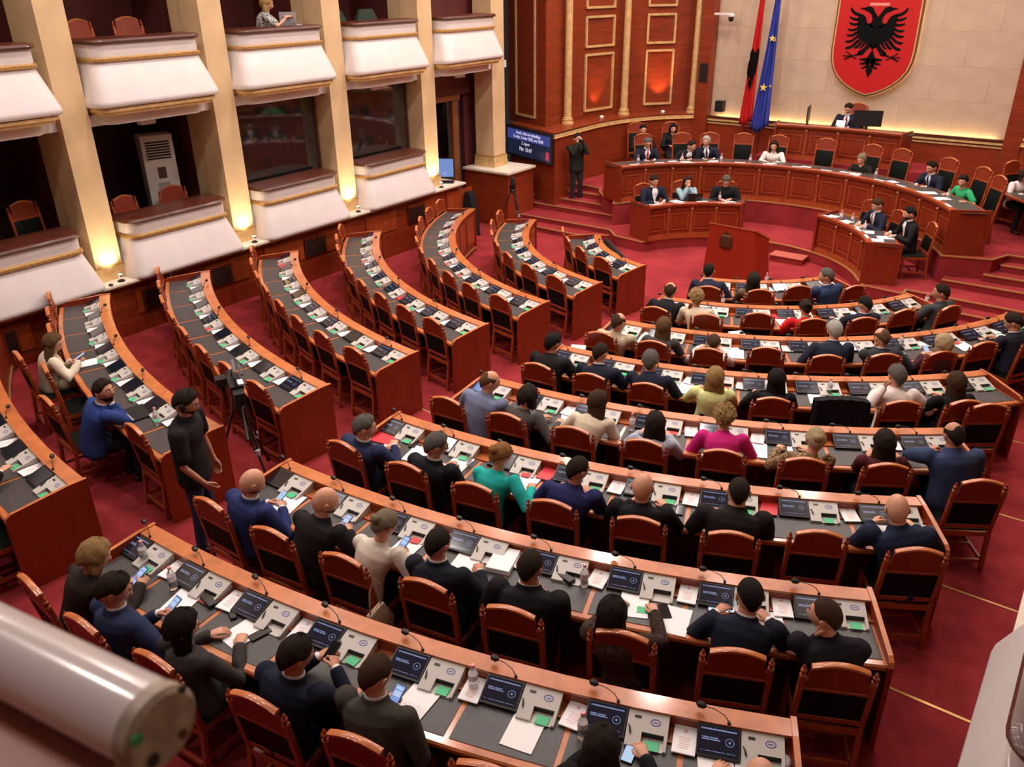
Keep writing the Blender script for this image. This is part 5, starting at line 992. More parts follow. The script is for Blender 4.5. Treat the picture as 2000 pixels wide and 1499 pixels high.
podium_person('person, white haired man in dark suit and tie at the long desk', 4.92, 119.5, B_, (.06, .10, 1.17), NV, ('short', 'white'), lapel=(.74, .74, .78), tie=(.06, .02, .03), yaw=-25)
podium_person('person, woman with dark shoulder hair in white blouse at the long desk', 4.88, 101.3, B_, (0, .08, 1.12), (.74, .70, .66), ('long', 'dark'), fem=True, hairlen=.2, collar=None)
podium_person('person, grey blonde woman in black top leaning over papers', 4.75, 75.5, B_, (0, .16, 1.08), (.012, .011, .010), ('bun', 'greyblonde'), fem=True, collar=None, nod=25)
podium_person('person, dark haired man in navy suit and tie reading at the long desk', 4.90, 55.5, B_, (.03, .12, 1.15), NV, ('short', 'black'), lapel=(.55, .58, .7), tie=(.02, .03, .06), nod=22)
podium_person('person, woman in green top with black hair reaching left across the desk', 4.80, 43.5, B_, (-.06, .14, 1.10), (.03, .36, .14), ('bun', 'black'), fem=True, collar=None, yaw=40, hands=((-.45, .30, .80), (.18, .30, .80)), sleeves='short')
podium_person('person, dark head just above the left chair by the alcove wall', 6.64, 133.0, B_, (0, .05, 1.18), BK, ('short', 'black'), nod=10)
podium_person('person, dark haired woman behind the second podium chair by the alcove wall', 6.71, 126.0, B_, (0, .05, 1.17), BK, ('bob', 'black'), fem=True, nod=5, collar=None)
podium_person('person, man in navy jacket and open white shirt at the left clerk desk', 3.05, 146.5, A_, (0, .06, 1.20), NV, ('short', 'dark'), shirt=(.78, .76, .78), lapel=(.78, .76, .78), nod=20, build=1.05)
podium_person('person, woman with dark hair and pale blue jacket, hands at her mouth', 3.10, 131, A_, (0, .10, 1.12), (.24, .36, .42), ('long', 'dark'), fem=True, hairlen=.2, collar=None, hands=((-.03, .22, 1.02), (.03, .22, 1.02)), poses=('fist', 'fist'), nod=5)
podium_person('person, grey haired man in black shirt bent over his papers, left clerk desk', 3.10, 114.5, A_, (0, .12, 1.16), BK, ('short', 'grey'), collar=None, nod=38, build=1.05, topname='shirt')
podium_person('person, man in navy suit and striped tie reading at the right clerk desk', 3.18, 46.0, A_, (0, .10, 1.18), NV, ('short', 'brown'), lapel=(.75, .75, .78), tie=(.18, .08, .10), nod=28)
podium_person('person, bearded man in black suit at the end of the right clerk desk', 3.45, 32.0, A_, (.0, .10, 1.20), BK, ('short', 'black'), beard=True, lapel=(.78, .78, .80), nod=14, yaw=-8)
person('person, speaker in dark suit reading below the red shield', (.22, 21.72, C_), R_(180), (0, .08, 1.20), NV, ('short', 'dark'), lapel=(.72, .72, .76), tie=(.25, .02, .03), nod=28, vox=.018, hands=((-.12, .34, .80), (.12, .35, .80)), yaw=-12)
person('person, woman with dark hair in pale pink blouse writing at the side desk', (4.28, 19.62, B_), R_(225), (0, .16, 1.12), (.72, .62, .62), ('bob', 'dark'), fem=True, collar=None, nod=30, vox=.018)
# balcony woman, seated in profile
person('person, blonde woman in black and white patterned top in the upper gallery', (-6.86, 10.15, 4.0), R_(-40), (0.02, .14, 1.20), (.012, .012, .012), ('long', 'blonde'), fem=True, collar=None, nod=25, vox=.018, pattern=(.6, .6, .6), hairlen=.18, sleeves='short', hands=((-.05, .42, .98), (.2, .45, .98)))
# hand and sleeve of a member at the left picture edge
x, y = pol(R0[0]+.86, seat_angle('L', 1, 7)-2.2)
person('person in black at the left picture edge, hands above the nearest left desk', (x, y, fl(1)), R_(seat_angle('L', 1, 7)+88), (-.1, .08, 1.17), BK, ('short', 'dark'), hands=((.10, .34, .95), (.20, .36, .90)), poses=('fist', 'rest'), vox=.014)
# standing cameraman and photographer
person('person standing, bearded, in black t-shirt with headphones, beside the left second row', (-.42, 3.60, fl(2)), R_(-52), (.02, .06, 1.60), (.012, .012, .012), ('short', 'dark'), stand=True, beard=True, skin=1, yaw=0, nod=22, headphones=True, sleeves='short', hands=((-.28, .10, .80), (.24, .18, .86)), poses=('down', 'down'), trousers=(.025, .04, .08), topname='t_shirt', collar=None, vox=.011, build=1.12, hip=(0, 0, .88))
person('person in dark clothes standing on the left podium steps, photographing the hall', (-5.10, 17.85, .367), R_(-125), (0, .02, 1.60), (.015, .017, .014), ('short', 'dark'), stand=True, nod=5, hands=((-.06, .22, 1.54), (.10, .22, 1.54)), poses=('grip', 'grip'), trousers=(.02, .02, .022), topname='sweater', collar=None, vox=.016, hip=(0, 0, .90))
flush_people()
cph = thing('photo_camera', 'small stills camera held up by the man on the podium steps', 'camera', (-4.93, 17.73, 1.95), R_(-125))
MB().box(-.07, .07, -.04, .03, -.045, .045).obj('camera_body', BLACK, cph, smooth=0); MB().tube([(0, .03, 0), (0, .12, 0)], [.035, .04], 12).obj('lens', BLACK, cph); MB().box(-.02, .02, -.03, .02, .045, .07).obj('viewfinder', GREYP, cph, smooth=0)

# sheets of paper
PG = {}
def sheetm(w, h, t=.0015, curl=.004):
    mb = MB(); n = 4
    rings = [[(-w/2+w*i/n, y, z+curl*((i/n-.5)**2)*4*(.5+.5*(y > 0))) for z, sgn in ((0, 1), (t, 1)) for i in (range(n+1) if z == 0 else range(n, -1, -1))] for y in (-h/2, h/2)]
    return mb.loft(rings).mesh('paper_sheet', PAPER, 0)
PGM = sheetm(.21, .297)
for q, (x, y, z, a, d) in enumerate(PAPERS):
    t = link('paper_sheet', PGM, None, (x, y, z+.0006*(q % 3)), R_(a), 'white sheet of paper '+d, 'paper', 'sheets of paper on the desks')
# booklets between consoles
bk = MB().box(-.07, .07, -.105, .105, 0, .006).box(-.068, .07, -.103, .105, .0062, .0085); BKM = bk.mesh('booklet', PAPER, 0)
CR = MB().box(-.011, .011, .055, .075, .0086, .0092).mesh('printed_crest', REDI, 0)
tx = MB()
for q in range(6): tx.box(-.035+.006*(q % 2), .035-.004*(q % 3), .012-.016*q, .017-.016*q, .0086, .0090)
TXM = tx.mesh('printed_lines', REDI, 0)
CARDM = MB().box(-.042, .042, -.036, .036, 0, .0015).mesh('voting_card', GREEN, 0); CARDR = MB().box(-.042, .042, -.036, .036, 0, .0015).mesh('voting_card', REDC, 0)
CARDS = {('C', 1): 'gr.ggggg', ('C', 2): 'g.r....g', ('C', 3): 'ggrggggg', ('C', 4): 'gggrgggg', ('C', 5): 'gggrggggg', ('C', 6): 'gr.ggggrgg', ('C', 7): 'ggrrggg', ('C', 8): 'ggrg', ('L', 1): 'gggggggg', ('L', 2): 'g.gggggg', ('L', 3): 'gggrgggg', ('L', 4): 'rggggggg', ('L', 5): 'g.rgg.ggg', ('L', 6): '..ggrrrggg', ('L', 7): '..ggg.g', ('L', 8): 'gg.g'}
BKS = {('C', 1): 'bbb.bbb.', ('C', 2): '..bbbbb.', ('C', 3): '..rbbrb.', ('C', 4): '.b.bb.b.', ('C', 5): '..bb..b..', ('C', 6): 'b..b..b.b.', ('C', 7): 'b.r.b..', ('C', 8): '.b..', ('L', 1): 'bbbbbbb.', ('L', 2): 'bbbbbbb.', ('L', 3): 'bbbbbbb.', ('L', 4): 'rbbbbbb.', ('L', 5): 'bbbb.rbb.', ('L', 6): 'bbbbbbbbb.', ('L', 7): 'bbbbbb.', ('L', 8): 'bbb.'}
for (S, k), s in CARDS.items():
    r = R0[k-1]
    for i, c in enumerate(s):
        if c == '.': continue
        ac, _ = cell(S, k, i); jit = rnd.uniform(-.008, .008); x, y = pol(r+.136+.196+rnd.uniform(-.012, .012), ac+math.degrees((.038+jit)/r)); 
        link('voting_card', CARDM if c == 'g' else CARDR, None, (x, y, fl(k)+.7662), R_(ac-90+rnd.uniform(-6, 6)), ('green' if c == 'g' else 'red')+' card in the console slot, '+seat_words(S, k, i), 'card', 'cards in the console slots')
for (S, k), s in BKS.items():
    r = R0[k-1]
    for i, c in enumerate(s):
        if c == '.': continue
        ac, st = cell(S, k, i); x, y = pol(r+.225+rnd.uniform(-.01, .02), ac+math.degrees(.225/(r+.1))*(1 if S == 'C' else .93)); dz = rnd.uniform(-8, 8)
        if c == 'b': t = link('booklet', BKM, None, (x, y, fl(k)+.7632), R_(ac+90+dz), 'white booklet right of the console, '+seat_words(S, k, i), 'booklet', 'white booklets between consoles'); link('printed_crest', CR, t); link('printed_lines', TXM, t)
        else: link('booklet', MB().box(-.075, .075, -.105, .105, 0, .008).mesh('booklet', REDF, 0), None, (x, y, fl(k)+.7632), R_(ac+90+dz), 'red booklet right of the console, '+seat_words(S, k, i), 'booklet')
CASE = bevel(MB().box(-.035, .035, -.08, .08, 0, .035).mesh('spectacle_case', BLACK, 0), .012, 3)
for n, x, y, z, a, rot, d in SMALL:
    rz = R_(a+rot)
    if n == 'phone_black': phone(x, y, z+.008, rz, 'k', 'black smartphone '+d)
    elif n == 'phone_pale': phone(x, y, z+.006, rz, 'w', 'smartphone '+d)
    elif n == 'glasses_case': link('spectacle_case', CASE, None, (x, y, z), rz, 'spectacle case, '+d, 'case')
    elif n == 'key_fob': link('key_case', bevel(MB().box(-.025, .025, -.04, .04, 0, .018).mesh('key_case', BLACK, 0), .006), None, (x, y, z), rz, 'small key case, '+d, 'case')
    elif n in ('pen_blue', 'pen_grey'):
        t = thing('pen', 'ballpoint pen, '+d, 'pen', (x, y, z+.005), rz); MB().tube([(0, -.07, 0), (0, .055, 0)], .004, 8).obj('barrel', BLUEI if 'blue' in n else GREYI, t); MB().tube([(0, .055, 0), (0, .07, 0)], [.0035, .001], 8).obj('pen_tip', CHROME, t)
    elif n == 'card_loose': link('voting_card', CARDM, None, (x, y, z+.003), rz, 'loose green card '+d, 'card')
    elif n == 'tablet': 
        t = link('tablet', bevel(MB().box(-.12, .12, -.085, .085, 0, .008).mesh('tablet', BLACK, 0), .003), None, (x, y, z), rz, d, 'tablet'); MB().box(-.11, .11, -.078, .078, .0081, .0086).obj('tablet_screen', SCRW, t, smooth=0)
    elif n == 'laptop': t = link('laptop', bevel(MB().box(-.17, .17, -.12, .12, 0, .02).mesh('laptop', BLACKM, 0), .004), None, (x, y, z), rz, d, 'laptop'); MB().box(-.165, .165, -.118, -.10, .0195, .0205).obj('hinge_cover', GREYI, t, smooth=0)
    elif n == 'pad_red': link('folder', MB().box(-.16, .16, -.11, .11, 0, .012).mesh('folder', REDF, 0), None, (x, y, z), rz, d+', first seat, third row of the right block', 'folder')
    elif n == 'block':
        t = thing('paper_stack', d, 'paper', (x, y, z), rz); 
        for q in range(5): MB().box(-.10+.004*(q % 2), .10, -.145, .145-.003*(q % 3), .009*q, .009*q+.0085).obj('paper_bundle', PAPER, t, smooth=0)
    elif n == 'mouse': link('computer_mouse', MB().loft([[(.03*math.cos(t_), .055*math.sin(t_), 0) for t_ in [k*math.pi/8 for k in range(16)]], [(.03*math.cos(t_), .055*math.sin(t_), .015) for t_ in [k*math.pi/8 for k in range(16)]], [(.018*math.cos(t_), .035*math.sin(t_), .032) for t_ in [k*math.pi/8 for k in range(16)]]]).mesh('computer_mouse', GREYI, 60), None, (x, y, z), rz, d, 'device')
    elif n == 'photo': t = link('printed_sheet', PGM, None, (x, y, z+.01), rz, d, 'paper'); MB().box(-.08, .08, -.06, .11, .0025, .003).obj('printed_photograph', mat('photo_print', (.14, .14, .15), .5, var=.8, vscale=25), t, smooth=0)
# bottles and glasses
BO = MB().lathe([(.028, 0), (.032, .006), (.032, .06), (.029, .075), (.032, .09), (.032, .135), (.014, .175), (.0125, .19)], n=14).mesh('bottle_body', CLEAR); BC = MB().lathe([(.0145, .188), (.0145, .205), (.012, .208)], n=12).mesh('cap', PINK); BL = MB().lathe([(.0325, .085), (.0328, .09), (.0328, .125), (.0325, .13)], n=14).mesh('bottle_label', mat('bottle_label', (.75, .70, .72), .5))
def bottle(x, y, z, label, g='water bottles'):
    t = thing('water_bottle', label, 'bottle', (x, y, z), 0, g); link('bottle_body', BO, t); link('cap', BC, t); link('bottle_label', BL, t)
for x, y, z, d in BOTTLES: bottle(x, y, z, 'small clear water bottle with pink cap, '+d)
gl = thing('drinking_glass', 'clear drinking glass on the desk beside the man with glasses', 'glass', (*pol(R0[2]+.40, seat_angle('C', 3, 1)+1.6), fl(3)+.752)); MB().lathe([(.026, 0), (.032, .11), (.030, .11), (.024, .006)], n=14).obj('glass_wall', CLEAR, gl)
# papers and bottles on the podium desks
pp = [(4.10, 118, 'before the white haired man'), (4.10, 100.5, 'before the woman in white blouse'), (4.12, 74.5, 'before the grey blonde woman'), (4.08, 78, 'left of the grey blonde woman'), (4.10, 62, 'between the navy suit and the grey blonde woman'), (4.12, 47.5, 'before the woman in green'), (4.10, 41, 'right of the woman in green'), (4.10, 90, 'below the left screen of the speaker'), (4.1, 131, 'before the leaning man')]
for r, a, d in pp: x, y = pol(r+.12, a, DC); link('paper_sheet', PGM, None, (x, y, B_+.807), R_(a+90+rnd.uniform(-20, 20)), 'white paper on the long podium desk, '+d, 'paper', 'papers on the podium desks')
for r, a, d in ((2.75, 149, 'left clerk desk, before the open white shirt'), (2.72, 137, 'left clerk desk, between the first two people'), (2.72, 128, 'left clerk desk, before the woman'), (2.70, 113, 'left clerk desk, before the grey haired man'), (2.75, 63, 'right clerk desk, far left end'), (2.72, 54, 'right clerk desk, second from its left end'), (2.78, 46, 'right clerk desk, before the navy suit'), (2.72, 38, 'right clerk desk, between the two men'), (2.95, 30, 'right clerk desk, before the bearded man'), (2.72, 26, 'right clerk desk, near its right end')):
    x, y = pol(r, a, DC); link('paper_sheet', PGM, None, (x, y, A_+.757), R_(a+90+rnd.uniform(-25, 25)), 'white paper on the '+d, 'paper', 'papers on the podium desks')
for r, a, z, d in ((4.25, 143, B_+.80, 'long podium desk, at its left end'), (4.2, 128.5, B_+.80, 'long podium desk, between the first two men'), (4.2, 116, B_+.80, 'long podium desk, right of the white haired man'), (4.2, 107, B_+.80, 'long podium desk, before the empty chair by the flags'), (4.3, 68, B_+.80, 'long podium desk, right of the grey blonde woman'), (4.3, 40.5, B_+.80, 'long podium desk, right of the woman in green'), (2.75, 117, A_+.75, 'left clerk desk, beside the bent man'), (2.75, 58, A_+.75, 'right clerk desk, at the empty chair'), (2.8, 52, A_+.75, 'right clerk desk, left of the navy suit'), (2.72, 40, A_+.75, 'right clerk desk, right of the navy suit')):
    x, y = pol(r, a, DC); bottle(x, y, z, 'small water bottle on the '+d)
lp = thing('laptop', 'open black laptop before the woman in pale blue', 'laptop', (*pol(2.70, 129.5, DC), A_+.752), R_(129.5+90)); MB().box(-.16, .16, -.10, .12, 0, .015).obj('keyboard_base', BLACK, lp, smooth=0); MB().loft([[(-.16, .12, .012), (.16, .12, .012), (.16, .128, .012), (-.16, .128, .012)], [(-.16, .18, .22), (.16, .18, .22), (.16, .188, .22), (-.16, .188, .22)]]).obj('lid', BLACK, lp, smooth=0)
# speaker's screens
for x, y, rz, w_, d in ((-.62, 21.30, 101, .24, 'black monitor turned edge on, left of the speaker'), (.78, 21.28, 20, .32, 'wide black monitor seen from behind, right of the speaker')):
    t = thing('monitor', d, 'monitor', (x, y, C_+.78), R_(rz)); MB().box(-w_, w_, -.015, .015, .10, .46).obj('screen_case', BLACK, t, smooth=0); MB().box(-.03, .03, -.02, .02, 0, .16).obj('stand', BLACK, t, smooth=0); MB().box(-.12, .12, -.09, .09, 0, .015).obj('monitor_base', BLACK, t, smooth=0); MB().box(-w_+.015, w_-.015, .0155, .0165, .115, .445).obj('display', SCRO, t, smooth=0)
link('paper_sheet', PGM, None, (.14, 21.40, C_+.81), R_(5), 'white paper held up before the speaker', 'paper').rotation_euler = (R_(60), 0, R_(5))
t = thing('monitor', 'small dark screen standing on the side desk before the woman in pink', 'monitor', (4.72, 19.12, B_+.80), R_(45)); MB().box(-.15, .15, -.015, .015, .06, .42).obj('screen_case', BLACK, t, smooth=0); MB().box(-.08, .08, -.06, .06, 0, .06).obj('monitor_base', BLACK, t, smooth=0)
# black coat over the back of the empty fifth row chair
a = seat_angle('C', 5, 5)+.3; x, y = pol(R0[4]+1.0-.26, a)
ct = MB(); nn = 14
V = []; F = []
for j in range(9):
    for i in range(nn+1):
        u = i/nn*2-1; wv = .012*math.sin(i*2.2+j*.7)
        side = j/8
        zt_ = 1.075-.03*u*u; 
        V.append((u*(.30+.05*side), -.345-.035*side+wv, zt_-.62*side-.02*math.sin(i*1.3)*side))
for j in range(8):
    for i in range(nn): q = j*(nn+1)+i; F.append((q, q+1, q+nn+2, q+nn+1))
n0 = len(V)
for i in range(nn+1): u = i/nn*2-1; V.append((u*.29, -.235, 1.07-.03*u*u))
for i in range(nn+1): u = i/nn*2-1; V.append((u*.29, -.215, .80))
for i in range(nn): F.append((i, n0+i, n0+i+1, i+1)); F.append((n0+i, n0+nn+1+i, n0+nn+2+i, n0+i+1))
ct.add(V, F); co = ct.obj('black_coat', cloth('coat', (.007, .007, .009)), None, 60, loc=(x, y, fl(5)), rz=R_(a+90), label='black coat hung over the back of the empty fifth row chair', cat='coat')
co.modifiers.new('t', 'SOLIDIFY').thickness = .012
# handbag hanging between second row chairs
x, y = pol(R0[1]+1.13, seat_angle('C', 2, 2)+1.5); t = thing('handbag', 'beige woven handbag hanging behind the woman in white jacket', 'bag', (x, y, fl(2)+.42), R_(100))
MB().loft([[(-.13, -.05, 0), (.13, -.05, 0), (.13, .05, 0), (-.13, .05, 0)], [(-.15, -.06, .12), (.15, -.06, .12), (.15, .06, .12), (-.15, .06, .12)], [(-.09, -.02, .28), (.09, -.02, .28), (.09, .02, .28), (-.09, .02, .28)]]).obj('bag_body', mat('beige_bag', (.42, .31, .22), .7, var=.3, vscale=60), t, 60)
MB().tube([(-.07, 0, .27), (-.06, -.01, .48), (0, -.01, .58), (.06, -.01, .48), (.07, 0, .27)], .008, 6).obj('strap', mat('beige_bag', (.42, .31, .22)), t)

# ------------------------------------------------------------------ broadcast camera tripods
def tripod(x, y, z, h, rz, label, spread=.42, hi=False):
    t = thing('camera_tripod', label, 'tripod', (x, y, z), rz)
    for q in range(3):
        a = R_(90+120*q); c, s = math.cos(a), math.sin(a); 
        lg = MB(); lg.tube([(c*.05-s*.02, s*.05+c*.02, h), (c*spread*.55-s*.02, s*spread*.55+c*.02, h*.48)], .011, 8).tube([(c*.05+s*.02, s*.05-c*.02, h), (c*spread*.55+s*.02, s*spread*.55-c*.02, h*.48)], .011, 8).tube([(c*spread*.5, s*spread*.5, h*.53), (c*spread, s*spread, .02)], .013, 8)
        l = lg.obj('leg', BLACKM, t); MB().tube([(c*spread*.56, s*spread*.56, h*.45), (c*spread*.56, s*spread*.56, h*.52)], .03, 8).obj('leg_clamp', GREYI, l); MB().lathe([(.02, 0), (.025, .03), (.012, .05)], (c*spread, s*spread, 0), 8).obj('rubber_foot', BLACK, l)
    MB().lathe([(.07, h-.02), (.085, h+.02), (.06, h+.06), (.075, h+.08), (.07, h+.15)], n=12).obj('fluid_head', BLACK, t)
    MB().tube([(.05, -.03, h+.08), (.16, -.20, h+.02), (.30, -.42, h-.14)], [.01, .01, .016], 8).obj('pan_handle', BLACKM, t)
    return t
tripod(-1.05, 4.60, fl(2)-.0, .92, R_(25), 'black camera tripod standing in the central aisle beside the cameraman')
vc = thing('video_camera', 'large black broadcast camera on the tripod in the central aisle', 'camera', (-1.05, 4.60, fl(2)+1.06), R_(62)); vc.scale = (.95, .95, .95)
MB().box(-.07, .07, -.20, .16, 0, .20).box(-.06, .06, -.34, -.20, .02, .17).obj('camera_body', BLACK, vc, smooth=0)
MB().tube([(0, .16, .10), (0, .30, .10), (0, .38, .10)], [.05, .055, .065], 14).obj('lens', BLACK, vc); MB().tube([(0, .375, .10), (0, .386, .10)], [.05, .05], 14).obj('front_glass', DGLASS, vc)
MB().tube([(0, -.18, .20), (0, -.14, .27), (0, .12, .27), (0, .16, .20)], .014, 8).obj('carrying_handle', BLACKM, vc)
MB().tube([(.09, -.05, .26), (.09, .22, .28)], [.016, .016], 8).obj('shotgun_microphone', mat('dark_grey_foam', (.09, .09, .09), .9), vc)
MB().box(-.19, -.08, .02, .16, .12, .22).obj('viewfinder', BLACK, vc, smooth=0); MB().tube([(.02, .04, .275), (.02, .10, .40)], .018, 8).obj('transmitter', GREYI, vc)
MB().box(.02, .08, -.18, -.05, .201, .215).obj('side_label', PAPER, vc, smooth=0)
tripod(-5.55, 15.75, 0.0, 1.02, R_(10), 'black camera tripod standing by the wooden wall under the display', .45)
vc2 = thing('video_camera', 'small dark camera on the far tripod under the display', 'camera', (-5.55, 15.75, 1.17), R_(-140))
MB().box(-.05, .05, -.16, .12, 0, .14).obj('camera_body', BLACK, vc2, smooth=0); MB().tube([(0, .12, .07), (0, .24, .07)], [.045, .05], 12).obj('lens', BLACK, vc2); MB().tube([(0, -.1, .14), (0, -.06, .21), (0, .06, .21), (0, .1, .14)], .012, 6).obj('carrying_handle', BLACKM, vc2)
# white name plates lying on the podium desk rims
NPM = MB().box(-.12, .12, -.028, .028, 0, .003).mesh('name_plate', PAPER, 0)
for q, a in enumerate((146, 137, 128, 119, 110, 101, 91.5, 82, 72.5, 63.5, 55, 46.5, 38.5, 31.5)):
    x, y = pol(3.95+.055, a, DC); link('name_plate', NPM, None, (x, y, B_+.851), R_(a+90), 'white name plate on the long podium desk rim, %s from the left' % (ORD+['eleventh', 'twelfth', 'thirteenth', 'fourteenth'])[q], 'name plate', 'name plates on the podium')
for q, (r, a) in enumerate(((2.45, 150), (2.45, 138), (2.45, 126), (2.45, 112))):
    x, y = pol(r+.055, a, DC); link('name_plate', NPM, None, (x, y, A_+.801), R_(a+90), 'white name plate on the left clerk desk rim, %s from the left' % ORD[q], 'name plate', 'name plates on the podium')
for q, (r, a) in enumerate(((2.52, 62), (2.52, 51), (2.52, 39), (2.52, 28))):
    x, y = pol(r+.055, a, DC); link('name_plate', NPM, None, (x, y, A_+.801), R_(a+90), 'white name plate on the right clerk desk rim, %s from the left' % ORD[q], 'name plate', 'name plates on the podium')

# ------------------------------------------------------------------ hanging display by the alcove
def text(body, size, mt, parent, x, y, z, name='lettering', align='CENTER'):
    c = bpy.data.curves.new(name, 'FONT'); c.body = body; c.size = size; c.align_x = align; c.extrude = .001; tmp = bpy.data.objects.new(name, c); COL.objects.link(tmp); me = bpy.data.meshes.new_from_object(tmp.evaluated_get(bpy.context.evaluated_depsgraph_get())); bpy.data.objects.remove(tmp); me.materials.clear(); me.materials.append(mt); o = bpy.data.objects.new(name, me); COL.objects.link(o); o.parent = parent
    o.location = (x, y, z); o.rotation_euler = (R_(90), 0, 0); return o
tv = thing('wall_display', 'large black wall display with a dark blue session slide, left of the podium', 'display', (-6.40, 17.64, 1.74), math.atan2(-.72, 1.88))
MB().box(-1.02, 1.02, -.03, .03, -.37, .37).obj('display_case', BLACK, tv, smooth=0)
MB().box(-.97, .97, -.0325, -.030, -.325, .325).obj('screen_panel', mat('tv_dark', (.004, .005, .012), .2, emit=(.008, .012, .03), es=1), tv, smooth=0)
MB().box(-.96, .96, -.034, -.0325, .06, .30).obj('title_band', mat('tv_blue', (.01, .012, .05), .2, emit=(.035, .045, .19), es=1), tv, smooth=0)
TXT = mat('tv_text', (.7, .7, .8), .4, emit=(.62, .62, .80), es=.75)
text('Rendi i ditës së mbledhjes', .105, TXT, tv, .0, -.036, .205); text('E enjte, 2 tetor 2025, ora 10:00', .105, TXT, tv, .0, -.036, .10); text('Z. Agron', .10, TXT, tv, -.12, -.036, -.04, align='CENTER'); text('Për: 10:47', .14, TXT, tv, -.12, -.036, -.20)
MB().box(.78, .90, -.035, -.0325, -.28, -.08).obj('red_emblem', mat('tv_red', (.4, .02, .06), .3, emit=(.35, .02, .08), es=.8), tv, smooth=0)
# ------------------------------------------------------------------ flags
def flag(x, y, z0, z1, bw, tw, mt, label, eagle=False, stars=False):
    t = thing('flag', label, 'flag', (x, y, 0)); V = []; F = []; n = 20; rows = 26
    for j in range(rows+1):
        s = j/rows; z = z0+(z1-z0)*s; wd = bw+(tw-bw)*s
        for i in range(n+1):
            u = i/n*2-1; sl = .12*(1-abs(u+.2))*(1-s)**6*1.2
            V.append((u*wd/2+.22*s*0, .045*math.sin(i*1.35+s*2.0)*(1-.5*s)+.02*math.sin(i*.6), z-sl+.10*(u*.5+.5)*(1-s)**4))
    for j in range(rows):
        for i in range(n): q = j*(n+1)+i; F.append((q, q+1, q+n+2, q+n+1))
    o = MB().add(V, F).obj('flag_cloth', mt, t, 80); o.modifiers.new('t', 'SOLIDIFY').thickness = .006
    MB().tube([(0, .06, B_), (0.06, .06, z1+1.6)], .014, 10).obj('flag_pole', CHROME, t); MB().lathe([(.16, B_), (.15, B_+.04), (.03, B_+.07)], (0, .06, 0), 14).obj('pole_base', W_DARK, t)
    return t
FR = mat('red_flag_cloth', (.55, .012, .012), .7, bump=.2, bscale=30); FB = mat('blue_flag_cloth', (.03, .05, .33), .7, bump=.2, bscale=30)
f1 = flag(-2.46, 21.75, 2.06, 5.55, .34, .10, FR, 'red flag with a black eagle hanging by the beige wall'); f1.rotation_euler = (0, R_(2.2), 0)
f2 = flag(-2.02, 21.62, 1.95, 5.55, .46, .10, FB, 'blue flag with yellow stars hanging by the beige wall'); f2.rotation_euler = (0, R_(2.2), 0)
# black figure on the folded red flag
eb = MB()
for dx, z, hw, hh in ((.02, 3.45, .10, .34), (-.05, 3.72, .05, .16), (.09, 3.70, .04, .20), (.0, 3.05, .05, .14), (-.08, 3.40, .04, .25)):
    eb.lathe([(hw*.2, -hh), (hw, -hh*.4), (hw, hh*.4), (hw*.2, hh)], (dx, 0, z), 8)
eo = eb.obj('black_eagle_fold', mat('flag_black', (.004, .003, .003), .9, spec=.1), f1, 60); eo.scale = (1, .25, 1); eo.location = (0, -.055, 0)
YEL = mat('star_yellow', (.80, .58, .10), .6)
def star(cx, cz, r, parent, y=-.062):
    P = [(cx+(r if k % 2 == 0 else r*.4)*math.sin(k*math.pi/5), cz+(r if k % 2 == 0 else r*.4)*math.cos(k*math.pi/5)) for k in range(10)]
    MB().loft([[(a, y, b) for a, b in P], [(a, y-.006, b) for a, b in P]]).obj('star', YEL, parent, smooth=0)
star(-.02, 2.98, .105, f2); star(.02, 4.13, .09, f2); star(.15, 3.03, .035, f2); star(.10, 4.10, .03, f2)
# ------------------------------------------------------------------ shield with the double-headed eagle
SX, SZ = .412, 0.0
def shield_outline(g):
    P = []
    top = 5.85+g
    right = [(.93+g, top), (.93+g, 4.9), (.935+g, 3.9)]+[(x+g*nx, z+g*nz) for x, z, nx, nz in ((.91, 3.66, 1, -.2), (.85, 3.46, .9, -.4), (.74, 3.29, .8, -.6), (.58, 3.14, .6, -.8), (.40, 3.03, .5, -.9), (.20, 2.94, .4, -.95), (0, 2.88, 0, -1.1))]
    return right+[(-x, z) for x, z in reversed(right[:-1])]
sh = thing('shield', 'large red shield with a black double headed eagle on the beige wall', 'shield', (SX, 22.30, 0))
def slab(g0, y0, y1, name, mt, hole=None):
    P = shield_outline(g0); MB().loft([[(x, -y0, z) for x, z in P], [(x, -y1, z) for x, z in P]]).obj(name, mt, sh, smooth=0)
slab(.035, .07, .15, 'dark_border', mat('shield_border', (.17, .055, .02), .4)); slab(.0, .15, .165, 'gilded_line', GOLDL); slab(-.03, .165, .175, 'red_field', mat('shield_red', (.46, .008, .010), .45))
# red overlay keeps the eagle proud of the field
EB = mat('eagle_black', (.004, .005, .005), .85, spec=.1)
AX, K = (905, 760), 1/7.888
import_pts = EAGLE
for poly in import_pts:
    for sg in (1, -1):
        P = [(sg*x, z) for x, z in poly]
        MB().loft([[(x, -.176, z) for x, z in P], [(x, -.186, z) for x, z in P]]).obj('eagle_piece', EB, sh, smooth=0)
MB().box(-.22, .22, -.182, -.174, 4.86, 4.92).obj('gilded_line', mat('pale_red_bar', (.75, .25, .2), .5), sh, smooth=0)
glow = mat('backlight_led', (1, .85, .5), .5, emit=(1, .78, .40), es=14)
P = shield_outline(-.02); lb = thing('shield_backlight', 'warm light strip fixed round the back of the red shield', 'light strip', (SX, 22.285, 0))
rg_ = MB()
for a, b in zip(P, P[1:]+P[:1]):
    a3, b3 = Vector((a[0], 0, a[1])), Vector((b[0], 0, b[1])); rg_.tube([a3, b3], .010, 5)
rg_.obj('light_tube', glow, lb)
